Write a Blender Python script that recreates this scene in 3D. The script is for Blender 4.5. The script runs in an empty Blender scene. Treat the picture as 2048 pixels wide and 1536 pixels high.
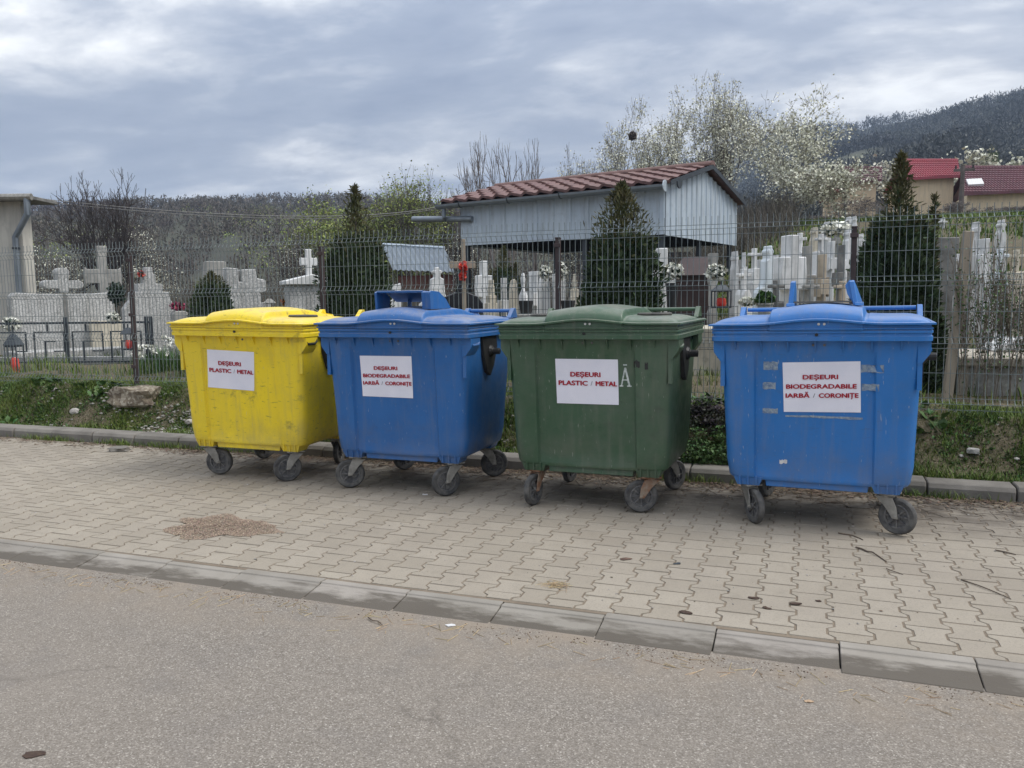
import bpy, bmesh, math, random
import numpy as np
from mathutils import Vector, Matrix, noise as mnoise
random.seed(7); rng = np.random.default_rng(7)
S = bpy.context.scene; COL = S.collection
PI = math.pi; RAD = math.radians

# ------------------------------------------------------------------ camera
F_PX = 1628.66
CAM = np.array([0.0, 0.0, 1.5887])
RX = np.array([0.93997753, 0.34106911, -0.0106824])
UX = np.array([-0.02516505, 0.100506, 0.99461815])
BX = np.array([0.34030717, -0.93464988, 0.1030564])
cam_d = bpy.data.cameras.new('camera'); cam = bpy.data.objects.new('camera', cam_d); COL.objects.link(cam)
cam_d.sensor_width = 36.0; cam_d.lens = F_PX / 2048 * 36.0; cam_d.clip_start = 0.05; cam_d.clip_end = 6000
M4 = Matrix.Identity(4)
for i in range(3):
    M4[i][0] = RX[i]; M4[i][1] = UX[i]; M4[i][2] = BX[i]; M4[i][3] = CAM[i]
cam.matrix_world = M4
S.camera = cam

# ------------------------------------------------------------------ sky
SUN_DIR = Vector((0.72, 0.10, 0.95)).normalized()      # towards the sun, behind the cloud deck
elev = math.asin(SUN_DIR.z); azim = math.atan2(SUN_DIR.x, SUN_DIR.y)
W = bpy.data.worlds.new('World'); S.world = W; W.use_nodes = True
nt = W.node_tree; nt.nodes.clear()
def nn(t, typ, **kw):
    n = t.nodes.new(typ)
    for k, v in kw.items(): setattr(n, k, v)
    return n
def math_n(t, op, a, b=None, clamp=False):
    n = nn(t, 'ShaderNodeMath', operation=op); n.use_clamp = clamp
    for i, x in enumerate((a, b)):
        if x is None: continue
        if isinstance(x, (int, float)): n.inputs[i].default_value = x
        else: t.links.new(x, n.inputs[i])
    return n.outputs[0]
def ramp(t, fac, stops, interp='LINEAR'):
    n = nn(t, 'ShaderNodeValToRGB'); n.color_ramp.interpolation = interp
    e = n.color_ramp.elements
    while len(e) > 1: e.remove(e[-1])
    for i, (p, c) in enumerate(stops):
        el = e[0] if i == 0 else e.new(p)
        el.position = p; el.color = (c[0], c[1], c[2], 1) if hasattr(c, '__len__') else (c, c, c, 1)
    t.links.new(fac, n.inputs[0]); return n.outputs[0]
def mixc(t, fac, a, b, mode='MIX'):
    n = nn(t, 'ShaderNodeMix', data_type='RGBA', blend_type=mode)
    for s, x in ((n.inputs[0], fac), (n.inputs[6], a), (n.inputs[7], b)):
        if isinstance(x, (int, float)): s.default_value = x
        elif isinstance(x, (tuple, list)): s.default_value = (x[0], x[1], x[2], 1)
        else: t.links.new(x, s)
    return n.outputs[2]
def noise_n(t, vec, scale, detail=6, rough=0.55, dist=0.0):
    n = nn(t, 'ShaderNodeTexNoise'); n.inputs['Scale'].default_value = scale; n.inputs['Detail'].default_value = detail
    n.inputs['Roughness'].default_value = rough; n.inputs['Distortion'].default_value = dist
    if vec is not None: t.links.new(vec, n.inputs['Vector'])
    return n.outputs['Fac']
sky = nn(nt, 'ShaderNodeTexSky', sky_type='NISHITA'); sky.sun_disc = False
sky.sun_elevation = elev; sky.sun_rotation = azim; sky.air_density = 1.2; sky.dust_density = 1.5
tc = nn(nt, 'ShaderNodeTexCoord'); sep = nn(nt, 'ShaderNodeSeparateXYZ'); nt.links.new(tc.outputs['Generated'], sep.inputs[0])
zc_ = math_n(nt, 'ADD', math_n(nt, 'MAXIMUM', sep.outputs[2], 0.0), 0.16)
comb = nn(nt, 'ShaderNodeCombineXYZ')
nt.links.new(math_n(nt, 'DIVIDE', sep.outputs[0], zc_), comb.inputs[0]); nt.links.new(math_n(nt, 'DIVIDE', sep.outputs[1], zc_), comb.inputs[1])
mp = nn(nt, 'ShaderNodeMapping'); mp.inputs['Rotation'].default_value = (0, 0, RAD(-22)); mp.inputs['Scale'].default_value = (0.85, 1.15, 1); mp.inputs['Location'].default_value = (3.1, 1.7, 0)
nt.links.new(comb.outputs[0], mp.inputs[0])
n1 = noise_n(nt, mp.outputs[0], 1.05, 8, 0.58, 0.25)
mp2 = nn(nt, 'ShaderNodeMapping'); mp2.inputs['Location'].default_value = (9.3, 4.1, 2.0); nt.links.new(mp.outputs[0], mp2.inputs[0])
n2 = noise_n(nt, mp2.outputs[0], 2.3, 8, 0.6, 0.3)
dens = math_n(nt, 'ADD', math_n(nt, 'MULTIPLY', n1, 0.68), math_n(nt, 'MULTIPLY', n2, 0.32))
cloud = ramp(nt, dens, [(0.38, (0.72, 0.72, 0.725)), (0.43, (0.50, 0.51, 0.535)), (0.48, (0.315, 0.338, 0.388)), (0.54, (0.205, 0.235, 0.30)), (0.64, (0.145, 0.175, 0.245))])
# the deck is thinner and brighter towards the hidden sun and along the horizon
dotn = nn(nt, 'ShaderNodeVectorMath', operation='DOT_PRODUCT'); nt.links.new(tc.outputs['Generated'], dotn.inputs[0]); dotn.inputs[1].default_value = SUN_DIR
glow = ramp(nt, dotn.outputs['Value'], [(0.0, 0.0), (0.55, 0.12), (1.0, 0.6)])
cloud = mixc(nt, glow, cloud, (0.60, 0.60, 0.62))
hor = ramp(nt, sep.outputs[2], [(0.02, 0.52), (0.14, 0.22), (0.32, 0.0)])
cloud = mixc(nt, hor, cloud, (0.42, 0.44, 0.49))
# standard overcast sky: luminance grows smoothly from the horizon to the zenith
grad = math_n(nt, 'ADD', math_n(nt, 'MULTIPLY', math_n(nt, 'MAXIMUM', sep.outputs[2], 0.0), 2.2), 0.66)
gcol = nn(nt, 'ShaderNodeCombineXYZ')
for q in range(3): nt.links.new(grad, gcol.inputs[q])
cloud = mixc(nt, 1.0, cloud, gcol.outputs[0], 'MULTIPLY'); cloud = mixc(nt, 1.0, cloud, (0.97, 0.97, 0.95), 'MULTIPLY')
cover = ramp(nt, dens, [(0.30, 0.72), (0.42, 0.96)])
skyc = mixc(nt, 1.0, sky.outputs[0], (0.07, 0.07, 0.07), 'MULTIPLY')
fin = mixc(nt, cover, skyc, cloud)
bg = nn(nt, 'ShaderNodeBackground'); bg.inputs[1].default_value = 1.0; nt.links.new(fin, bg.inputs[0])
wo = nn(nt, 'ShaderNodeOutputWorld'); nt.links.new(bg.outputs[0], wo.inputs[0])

sun_d = bpy.data.lights.new('sun', 'SUN'); sun = bpy.data.objects.new('sun', sun_d); COL.objects.link(sun)
sun_d.energy = 1.3; sun_d.angle = RAD(26); sun_d.color = (1.0, 0.96, 0.90)
sun.rotation_euler = (-SUN_DIR).to_track_quat('-Z', 'Y').to_euler()
S.view_settings.view_transform = 'Standard'; S.view_settings.look = 'None'
S.view_settings.exposure = 0.76; S.view_settings.gamma = 1.0; S.view_settings.use_curve_mapping = False

# ------------------------------------------------------------------ helpers
def ray(u, v): return -BX + RX * ((u - 1024) / F_PX) - UX * ((v - 768) / F_PX)
def at(u, v, Y):
    d = ray(u, v); return CAM + d * (Y / d[1])
def on_plane(u, v, p0, n):
    d = ray(u, v); return CAM + d * (np.dot(np.array(p0) - CAM, n) / np.dot(d, n))
def sstep(a, b, x):
    t = np.clip((x - a) / (b - a), 0, 1); return t * t * (3 - 2 * t)

def tag(o, label=None, cat=None, group=None, kind=None):
    if label: o['label'] = label
    if cat: o['category'] = cat
    if group: o['group'] = group
    if kind: o['kind'] = kind
    return o
def empty(name, loc, rz=0, label=None, cat=None, group=None):
    o = bpy.data.objects.new(name, None); COL.objects.link(o); o.location = loc; o.rotation_euler = (0, 0, rz)
    o.empty_display_size = 0.2
    return tag(o, label, cat, group)
class G:
    """polygon gatherer"""
    def __init__(s): s.v = []; s.f = []
    def add(s, vs, fs):
        b = len(s.v); s.v += [tuple(map(float, p)) for p in vs]; s.f += [tuple(i + b for i in f) for f in fs]; return s
    def box(s, x0, y0, z0, x1, y1, z1):
        vs = [(x, y, z) for z in (z0, z1) for y in (y0, y1) for x in (x0, x1)]
        return s.add(vs, [(0, 2, 3, 1), (4, 5, 7, 6), (0, 1, 5, 4), (2, 6, 7, 3), (0, 4, 6, 2), (1, 3, 7, 5)])
    def loft(s, rings, cap0=True, cap1=True):
        n = len(rings[0]); vs = [p for r in rings for p in r]; fs = []
        for k in range(len(rings) - 1):
            for i in range(n):
                j = (i + 1) % n; fs.append((k * n + i, k * n + j, k * n + n + j, k * n + n + i))
        if cap0: fs.append(tuple(range(n - 1, -1, -1)))
        if cap1: fs.append(tuple(range((len(rings) - 1) * n, len(rings) * n)))
        return s.add(vs, fs)
    def tube(s, pts, r, n=8, caps=True):
        pts = [Vector(p) for p in pts]; rings = []
        rs = r if hasattr(r, '__len__') else [r] * len(pts)
        up0 = None
        for i, p in enumerate(pts):
            d = (pts[min(i + 1, len(pts) - 1)] - pts[max(i - 1, 0)]).normalized()
            a = Vector((0, 0, 1)) if abs(d.z) < 0.9 else Vector((1, 0, 0))
            x = d.cross(a).normalized(); y = x.cross(d)
            if up0 is not None and x.dot(up0) < 0: x = -x; y = -y
            up0 = x
            rings.append([p + x * math.cos(2 * PI * k / n) * rs[i] + y * math.sin(2 * PI * k / n) * rs[i] for k in range(n)])
        return s.loft(rings, caps, caps)
    def prism(s, poly, y0, y1):
        """poly: list of (x,z), extruded along y"""
        n = len(poly); vs = [(x, y0, z) for x, z in poly] + [(x, y1, z) for x, z in poly]
        fs = [tuple(range(n)), tuple(range(2 * n - 1, n - 1, -1))] + [(i, i + n, (i + 1) % n + n, (i + 1) % n) for i in range(n)]
        return s.add(vs, fs)
    def prism_x(s, poly, x0, x1):
        n = len(poly); vs = [(x0, y, z) for y, z in poly] + [(x1, y, z) for y, z in poly]
        fs = [tuple(range(n - 1, -1, -1)), tuple(range(n, 2 * n))] + [(i, (i + 1) % n, (i + 1) % n + n, i + n) for i in range(n)]
        return s.add(vs, fs)
    def mesh(s, name, m, smooth=False, bevel=0.0):
        me = bpy.data.meshes.new(name); me.from_pydata(s.v, [], s.f)
        bm = bmesh.new(); bm.from_mesh(me); bmesh.ops.recalc_face_normals(bm, faces=bm.faces)
        if bevel:
            bmesh.ops.bevel(bm, geom=[e for e in bm.edges if len(e.link_faces) == 2 and e.calc_face_angle(0) > 0.6], offset=bevel, segments=1, affect='EDGES', clamp_overlap=True)
        if smooth:
            for f in bm.faces: f.smooth = True
            for e in bm.edges:
                if len(e.link_faces) == 2 and e.calc_face_angle(0) > 0.7: e.smooth = False
        bm.to_mesh(me); bm.free()
        if m: me.materials.append(m)
        return me
    def obj(s, name, m, parent=None, smooth=False, bevel=0.0):
        return link(name, s.mesh(name, m, smooth, bevel), parent)
def link(name, me, parent=None):
    o = bpy.data.objects.new(name, me); COL.objects.link(o)
    if parent: o.parent = parent
    return o
def np_mesh(name, V, Fc, m, smooth=False):
    V = np.asarray(V, np.float32); Fc = np.asarray(Fc, np.int32); k = Fc.shape[1]
    me = bpy.data.meshes.new(name); me.vertices.add(len(V)); me.vertices.foreach_set('co', V.ravel())
    me.loops.add(Fc.size); me.loops.foreach_set('vertex_index', Fc.ravel())
    me.polygons.add(len(Fc)); me.polygons.foreach_set('loop_start', np.arange(0, Fc.size, k, dtype=np.int32))
    me.polygons.foreach_set('use_smooth', np.full(len(Fc), smooth))
    me.update(calc_edges=True); me.validate()
    if m: me.materials.append(m)
    return me
def copy_tree(o, parent=None):
    c = o.copy(); COL.objects.link(c); c.parent = parent
    for ch in list(o.children): copy_tree(ch, c)
    return c

# ------------------------------------------------------------------ materials
def mk(name, c1, c2=None, scale=4.0, rough=0.75, bump=0.0, bscale=60.0, spec=0.3, metal=0.0, island=0.0, objvar=0.0, dust=None, dusta=0.0, lo=0.35, hi=0.65, stretch=None, speck=None, speckscale=200, specka=0.5):
    m = bpy.data.materials.new(name); m.use_nodes = True; t = m.node_tree; b = t.nodes['Principled BSDF']
    geo = nn(t, 'ShaderNodeNewGeometry'); vec = geo.outputs['Position']
    if stretch:
        mpn = nn(t, 'ShaderNodeMapping'); mpn.inputs['Scale'].default_value = stretch; t.links.new(vec, mpn.inputs[0]); vec = mpn.outputs[0]
    c2 = c2 or c1
    col = mixc(t, ramp(t, noise_n(t, vec, scale, 6, 0.6), [(lo, 0.0), (hi, 1.0)]), c1, c2)
    if speck:
        vo = nn(t, 'ShaderNodeTexVoronoi'); vo.inputs['Scale'].default_value = speckscale; t.links.new(geo.outputs['Position'], vo.inputs['Vector'])
        sx = nn(t, 'ShaderNodeSeparateColor'); t.links.new(vo.outputs['Color'], sx.inputs[0])
        col = mixc(t, ramp(t, sx.outputs[0], [(0.0, 0.0), (0.5, 0.0), (1.0, specka)]), col, speck)
        col = mixc(t, ramp(t, sx.outputs[1], [(0.0, specka * 0.6), (0.35, 0.0), (1.0, 0.0)]), col, tuple(x * 0.35 for x in c1))
    if island or objvar:
        hs = nn(t, 'ShaderNodeHueSaturation')
        if island: src = geo.outputs['Random Per Island']; a = island
        else: src = nn(t, 'ShaderNodeObjectInfo').outputs['Random']; a = objvar
        t.links.new(math_n(t, 'ADD', math_n(t, 'MULTIPLY', src, 2 * a), 1 - a), hs.inputs['Value'])
        t.links.new(math_n(t, 'ADD', math_n(t, 'MULTIPLY', math_n(t, 'FRACT', math_n(t, 'MULTIPLY', src, 17.3)), a * 0.12), 0.5 - a * 0.06), hs.inputs['Hue'])
        t.links.new(col, hs.inputs['Color']); col = hs.outputs[0]
    if dust:
        sp = nn(t, 'ShaderNodeSeparateXYZ'); t.links.new(geo.outputs['Normal'], sp.inputs[0])
        d = math_n(t, 'MULTIPLY', ramp(t, sp.outputs[2], [(0.55, 0.0), (0.98, 1.0)]), ramp(t, noise_n(t, geo.outputs['Position'], 9, 7, 0.65), [(0.36, 0.15), (0.62, dusta)]))
        col = mixc(t, d, col, dust)
    t.links.new(col, b.inputs['Base Color'])
    b.inputs['Roughness'].default_value = rough; b.inputs['Metallic'].default_value = metal
    b.inputs['Specular IOR Level'].default_value = spec
    if bump:
        bn = nn(t, 'ShaderNodeBump'); bn.inputs['Strength'].default_value = bump; bn.inputs['Distance'].default_value = 0.01
        t.links.new(noise_n(t, geo.outputs['Position'], bscale, 5, 0.6), bn.inputs['Height']); t.links.new(bn.outputs[0], b.inputs['Normal'])
    return m
def weather(m, amt=0.5):
    t = m.node_tree; b = t.nodes['Principled BSDF']; src = b.inputs['Base Color'].links[0].from_socket; geo = nn(t, 'ShaderNodeNewGeometry')
    mpn = nn(t, 'ShaderNodeMapping'); mpn.inputs['Scale'].default_value = (7, 7, 0.8); t.links.new(geo.outputs['Position'], mpn.inputs[0])
    a = math_n(t, 'MULTIPLY', ramp(t, noise_n(t, mpn.outputs[0], 1.3, 6, 0.65), [(0.44, 0.0), (0.66, 1.0)]), amt)
    col = mixc(t, a, src, (0.17, 0.165, 0.145)); col = mixc(t, math_n(t, 'MULTIPLY', ramp(t, noise_n(t, geo.outputs['Position'], 6, 8, 0.7), [(0.55, 0.0), (0.7, 1.0)]), amt * 0.7), col, (0.12, 0.125, 0.10))
    t.links.new(col, b.inputs['Base Color'])
def bin_mat(name, base, faded, mark, marka, dusta, wear=(0.5, 0.5, 0.46)):
    """moulded plastic with faded patches, scuffs and pale scratches"""
    m = bpy.data.materials.new(name); m.use_nodes = True; t = m.node_tree; b = t.nodes['Principled BSDF']
    geo = nn(t, 'ShaderNodeNewGeometry'); pos = geo.outputs['Position']
    col = mixc(t, ramp(t, noise_n(t, pos, 2.3, 5, 0.6), [(0.35, 0.0), (0.7, 1.0)]), base, faded)
    mp_ = nn(t, 'ShaderNodeMapping'); mp_.inputs['Rotation'].default_value = (0.2, 0.35, 0.1); mp_.inputs['Scale'].default_value = (5, 5, 26); t.links.new(pos, mp_.inputs[0])
    blot = math_n(t, 'MULTIPLY', ramp(t, noise_n(t, pos, 7.0, 8, 0.72), [(0.58, 0.0), (0.70, 1.0)]), marka)
    col = mixc(t, blot, col, mark)
    scr = math_n(t, 'MULTIPLY', ramp(t, noise_n(t, mp_.outputs[0], 3.0, 3, 0.5), [(0.655, 0.0), (0.70, 1.0)]), marka * 0.8)
    col = mixc(t, scr, col, mark)
    mp3 = nn(t, 'ShaderNodeMapping'); mp3.inputs['Rotation'].default_value = (0.1, -0.5, 0.3); mp3.inputs['Scale'].default_value = (60, 60, 9); t.links.new(pos, mp3.inputs[0])
    pale = math_n(t, 'MULTIPLY', ramp(t, noise_n(t, mp3.outputs[0], 1.6, 2, 0.5), [(0.70, 0.0), (0.74, 1.0)]), 0.35)
    col = mixc(t, pale, col, wear)
    mps = nn(t, 'ShaderNodeMapping'); mps.inputs['Scale'].default_value = (13, 13, 0.9); t.links.new(pos, mps.inputs[0])
    col = mixc(t, ramp(t, noise_n(t, mps.outputs[0], 1.5, 5, 0.6), [(0.50, 0.0), (0.68, 0.34)]), col, mixc(t, 0.55, faded, (0.20, 0.185, 0.16)))
    col = mixc(t, ramp(t, noise_n(t, pos, 1.4, 7, 0.7), [(0.50, 0.0), (0.66, 0.22)]), col, (0.17, 0.16, 0.145))
    # grime streaks low down and under the rim, from rain splash
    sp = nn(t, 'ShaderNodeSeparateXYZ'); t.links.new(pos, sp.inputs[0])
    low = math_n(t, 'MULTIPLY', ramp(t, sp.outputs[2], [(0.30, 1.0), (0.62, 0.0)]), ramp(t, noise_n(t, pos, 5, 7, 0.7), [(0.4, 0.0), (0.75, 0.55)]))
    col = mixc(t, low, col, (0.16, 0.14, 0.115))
    spn = nn(t, 'ShaderNodeSeparateXYZ'); t.links.new(geo.outputs['Normal'], spn.inputs[0])
    d = math_n(t, 'MULTIPLY', ramp(t, spn.outputs[2], [(0.5, 0.0), (0.97, 1.0)]), ramp(t, noise_n(t, pos, 8, 8, 0.7), [(0.36, 0.12), (0.62, dusta)]))
    col = mixc(t, d, col, (0.34, 0.30, 0.26))
    t.links.new(col, b.inputs['Base Color'])
    t.links.new(ramp(t, noise_n(t, pos, 12, 5), [(0.3, 0.30), (0.7, 0.50)]), b.inputs['Roughness']); b.inputs['Specular IOR Level'].default_value = 0.5
    bn = nn(t, 'ShaderNodeBump'); bn.inputs['Strength'].default_value = 0.12; bn.inputs['Distance'].default_value = 0.004
    t.links.new(noise_n(t, pos, 180, 3), bn.inputs['Height'])
    bn2 = nn(t, 'ShaderNodeBump'); bn2.inputs['Strength'].default_value = 0.25; bn2.inputs['Distance'].default_value = 0.02
    t.links.new(noise_n(t, pos, 3.2, 3), bn2.inputs['Height']); t.links.new(bn.outputs[0], bn2.inputs['Normal']); t.links.new(bn2.outputs[0], b.inputs['Normal'])
    return m
MT = {}
MT['yellow'] = bin_mat('yellow_plastic', (0.86, 0.645, 0.014), (0.78, 0.585, 0.03), (0.10, 0.085, 0.04), 0.62, 0.25)
MT['blue_a'] = bin_mat('blue_plastic', (0.014, 0.110, 0.33), (0.022, 0.13, 0.37), (0.05, 0.06, 0.09), 0.25, 0.55)
MT['blue_b'] = bin_mat('bright_blue_plastic', (0.016, 0.148, 0.43), (0.026, 0.168, 0.48), (0.06, 0.08, 0.12), 0.25, 0.34)
MT['green'] = bin_mat('green_plastic', (0.036, 0.085, 0.044), (0.052, 0.107, 0.060), (0.015, 0.02, 0.018), 0.35, 0.40)
MT['paper'] = mk('paper', (0.80, 0.79, 0.86), (0.74, 0.74, 0.82), 6, 0.55, 0.10, 25)
MT['red_ink'] = mk('red_ink', (0.36, 0.012, 0.03), None, 1, 0.5)
MT['grey_ink'] = mk('grey_ink', (0.12, 0.12, 0.13), None, 1, 0.5)
MT['white_paint'] = mk('white_paint', (0.62, 0.66, 0.64), (0.35, 0.4, 0.38), 60, 0.6)
MT['tape'] = mk('clear_tape', (0.10, 0.17, 0.30), (0.30, 0.36, 0.40), 30, 0.15, 0.6, 60, 0.6)
MT['black_plastic'] = mk('black_plastic', (0.012, 0.012, 0.013), (0.03, 0.03, 0.03), 8, 0.5, 0.1, 90, 0.4)
MT['rubber'] = mk('tyre_rubber', (0.045, 0.045, 0.047), (0.13, 0.125, 0.115), 14, 0.8, 0.2, 120)
MT['rosette'] = mk('grey_rubber', (0.05, 0.05, 0.05), (0.12, 0.115, 0.10), 10, 0.7)
MT['hub'] = mk('grey_hub', (0.07, 0.07, 0.075), (0.17, 0.165, 0.155), 30, 0.6, 0.1, 90)
MT['zinc'] = mk('galvanised_steel', (0.32, 0.31, 0.28), (0.20, 0.19, 0.17), 18, 0.5, 0.15, 60, 0.5, 0.35)
MT['rust'] = mk('rusty_steel', (0.26, 0.22, 0.17), (0.20, 0.085, 0.04), 16, 0.75, 0.3, 80)
MT['asphalt'] = None
MT['kerb'] = mk('kerb_concrete', (0.285, 0.262, 0.23), (0.23, 0.21, 0.18), 3, 0.85, 0.25, 120, 0.25, objvar=0.10)
MT['soil'] = mk('soil', (0.085, 0.062, 0.045), (0.15, 0.12, 0.09), 7, 0.95, 0.8, 40)
MT['joint_sand'] = mk('joint_sand', (0.21, 0.17, 0.125), (0.15, 0.12, 0.09), 6, 0.95, 0.5, 90)
MT['turf'] = mk('turf_soil', (0.062, 0.062, 0.030), (0.105, 0.082, 0.052), 6, 0.95, 1.0, 70, speck=(0.24, 0.20, 0.14), speckscale=75, specka=0.5)
MT['grass'] = mk('grass_blade', (0.070, 0.120, 0.020), (0.125, 0.165, 0.032), 2.2, 0.6, island=0.42)
MT['dry_grass'] = mk('dry_grass', (0.30, 0.25, 0.13), (0.20, 0.15, 0.08), 5, 0.8, island=0.4)
MT['leaf'] = mk('weed_leaf', (0.040, 0.095, 0.025), (0.075, 0.135, 0.035), 3, 0.5, island=0.42)
MT['deadnettle'] = mk('deadnettle_leaf', (0.060, 0.040, 0.055), (0.050, 0.070, 0.035), 8, 0.6, island=0.45)
MT['wire'] = mk('grey_green_wire', (0.15, 0.18, 0.18), (0.22, 0.25, 0.25), 3, 0.45, 0, 1, 0.5, 0.2)
MT['post'] = mk('brown_post', (0.045, 0.034, 0.034), (0.07, 0.05, 0.048), 5, 0.55)
MT['iron'] = mk('dark_iron', (0.025, 0.032, 0.042), (0.04, 0.05, 0.06), 6, 0.5, spec=0.5)
MT['granite'] = mk('speckled_granite', (0.42, 0.42, 0.41), (0.33, 0.33, 0.32), 3, 0.8, 0.2, 60, speck=(0.68, 0.68, 0.66), speckscale=55, specka=0.8)
MT['stone_grey'] = mk('grey_stone', (0.27, 0.265, 0.25), (0.40, 0.39, 0.36), 4, 0.9, 0.4, 40)
MT['stone_dark'] = mk('weathered_dark_stone', (0.11, 0.11, 0.105), (0.23, 0.225, 0.21), 5, 0.9, 0.4, 40)
MT['marble'] = mk('white_marble', (0.74, 0.74, 0.73), (0.58, 0.59, 0.58), 3, 0.6, 0.1, 40)
MT['marble_b'] = mk('bluish_white_marble', (0.55, 0.62, 0.66), (0.66, 0.70, 0.72), 3, 0.6)
MT['cream_stone'] = mk('cream_stone', (0.62, 0.57, 0.46), (0.52, 0.47, 0.37), 3, 0.8, 0.2, 40)
MT['tan_stone'] = mk('tan_stone', (0.52, 0.43, 0.32), (0.42, 0.36, 0.28), 4, 0.8, 0.2, 40)
MT['black_granite'] = mk('black_granite', (0.010, 0.011, 0.014), (0.02, 0.02, 0.024), 4, 0.2, spec=0.5)
MT['concrete'] = mk('old_concrete', (0.40, 0.39, 0.36), (0.24, 0.24, 0.225), 2.5, 0.95, 0.8, 30, speck=(0.5, 0.49, 0.46), speckscale=38, specka=0.6)
MT['concrete_top'] = mk('lichen_concrete', (0.46, 0.42, 0.35), (0.27, 0.25, 0.21), 9, 0.95, 0.8, 40)
MT['plaster'] = mk('cream_plaster', (0.52, 0.50, 0.44), (0.44, 0.42, 0.38), 1.4, 0.9, 0.2, 30)
MT['plaster_h'] = mk('house_plaster', (0.74, 0.60, 0.41), (0.68, 0.55, 0.38), 0.6, 0.9)
MT['sheet'] = mk('blue_grey_sheet', (0.50, 0.57, 0.63), (0.43, 0.50, 0.57), 1.2, 0.45, 0, 1, 0.5, 0.1)
MT['sheet_shade'] = mk('shaded_sheet', (0.05, 0.055, 0.065), (0.035, 0.04, 0.05), 2, 0.8)  # fascia sheet darkened: the shade inside the canopy is put into the colour
MT['gutter'] = mk('zinc_gutter', (0.17, 0.20, 0.23), (0.23, 0.26, 0.29), 3, 0.45, 0, 1, 0.5, 0.3)
MT['tile'] = mk('brown_metal_tile', (0.125, 0.068, 0.060), (0.175, 0.10, 0.09), 5, 0.6, 0.2, 60, objvar=0.12)
MT['red_roof'] = mk('red_roof_sheet', (0.33, 0.055, 0.075), (0.27, 0.055, 0.07), 0.8, 0.5)
MT['maroon_roof'] = mk('maroon_roof_sheet', (0.16, 0.06, 0.075), (0.12, 0.05, 0.06), 0.8, 0.55)
MT['blue_roof'] = mk('blue_grey_roof', (0.15, 0.185, 0.22), (0.12, 0.15, 0.185), 1.5, 0.5)
MT['brick'] = mk('red_brick', (0.13, 0.035, 0.025), (0.09, 0.03, 0.022), 2.2, 0.9, 0.3, 20)
MT['wood'] = mk('weathered_wood', (0.36, 0.31, 0.24), (0.27, 0.23, 0.18), 4, 0.85, 0.3, 40, stretch=(6, 6, 0.6))
MT['dark_wood'] = mk('dark_brown_wood', (0.035, 0.022, 0.020), (0.055, 0.034, 0.03), 3, 0.6)
MT['bark'] = mk('bark', (0.095, 0.080, 0.073), (0.15, 0.13, 0.118), 5, 0.95)
MT['bark_grey'] = mk('grey_bark', (0.14, 0.122, 0.115), (0.21, 0.19, 0.175), 5, 0.95)
MT['twig_grey'] = mk('grey_twig', (0.20, 0.17, 0.135), (0.14, 0.115, 0.09), 9, 0.9)
MT['bark_dark'] = mk('dark_bark', (0.055, 0.046, 0.045), (0.08, 0.07, 0.066), 5, 0.95)
MT['blossom'] = mk('white_blossom', (0.66, 0.66, 0.56), (0.58, 0.58, 0.44), 2, 0.7, island=0.25)
MT['spring_leaf'] = mk('spring_leaf', (0.24, 0.28, 0.07), (0.18, 0.23, 0.06), 0.6, 0.6, island=0.35)
MT['thuja'] = mk('thuja_spray', (0.027, 0.050, 0.022), (0.052, 0.078, 0.030), 3, 0.7, island=0.4)
MT['thuja_top'] = mk('thuja_bronze_spray', (0.060, 0.072, 0.026), (0.095, 0.085, 0.036), 4, 0.7, island=0.4)
MT['scrub'] = mk('scrub_twig', (0.085, 0.076, 0.064), (0.13, 0.118, 0.095), 0.25, 0.95, island=0.4)
MT['hill'] = mk('hill_ground', (0.045, 0.044, 0.036), (0.062, 0.066, 0.038), 0.03, 0.95)
MT['forest'] = mk('forest_twig', (0.078, 0.062, 0.058), (0.115, 0.105, 0.078), 0.03, 0.95, island=0.35)
MT['forest_b'] = mk('mountain_forest', (0.050, 0.052, 0.056), (0.075, 0.080, 0.066), 0.012, 0.95, island=0.35)
MT['sand'] = mk('sand_grain', (0.24, 0.175, 0.13), (0.32, 0.255, 0.195), 40, 0.95, island=0.45)
MT['twig'] = mk('twig', (0.085, 0.065, 0.05), (0.13, 0.10, 0.075), 30, 0.9)
MT['straw'] = mk('straw', (0.42, 0.33, 0.20), (0.30, 0.22, 0.13), 30, 0.8, island=0.35)
MT['litter'] = mk('leaf_litter', (0.085, 0.060, 0.042), (0.17, 0.125, 0.085), 20, 0.95, island=0.5)
MT['dead_leaf'] = mk('dead_leaf', (0.045, 0.028, 0.022), (0.07, 0.045, 0.03), 60, 0.8)
MT['pebble'] = mk('pebble', (0.36, 0.34, 0.31), (0.25, 0.23, 0.21), 20, 0.9, 0.2, 60, island=0.4)
MT['red'] = mk('red_plastic', (0.55, 0.03, 0.03), (0.65, 0.10, 0.06), 20, 0.5)
MT['pink'] = mk('pink_petals', (0.28, 0.03, 0.08), (0.40, 0.08, 0.14), 20, 0.6, island=0.3)
MT['orange'] = mk('orange_petals', (0.60, 0.24, 0.02), (0.5, 0.16, 0.02), 20, 0.6, island=0.3)
MT['petal'] = mk('white_petals', (0.78, 0.78, 0.72), (0.70, 0.70, 0.6), 20, 0.6, island=0.15)
MT['dark_leaf'] = mk('wreath_leaf', (0.012, 0.03, 0.016), (0.02, 0.04, 0.022), 20, 0.5, island=0.4)
MT['glass'] = mk('lantern_glass', (0.30, 0.33, 0.33), None, 1, 0.15, spec=0.6)
MT['rivet'] = mk('bright_rivet', (0.62, 0.62, 0.60), None, 1, 0.35, metal=0.6)
MT['foil'] = mk('white_wrapper', (0.72, 0.71, 0.69), (0.5, 0.5, 0.5), 40, 0.4)

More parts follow.
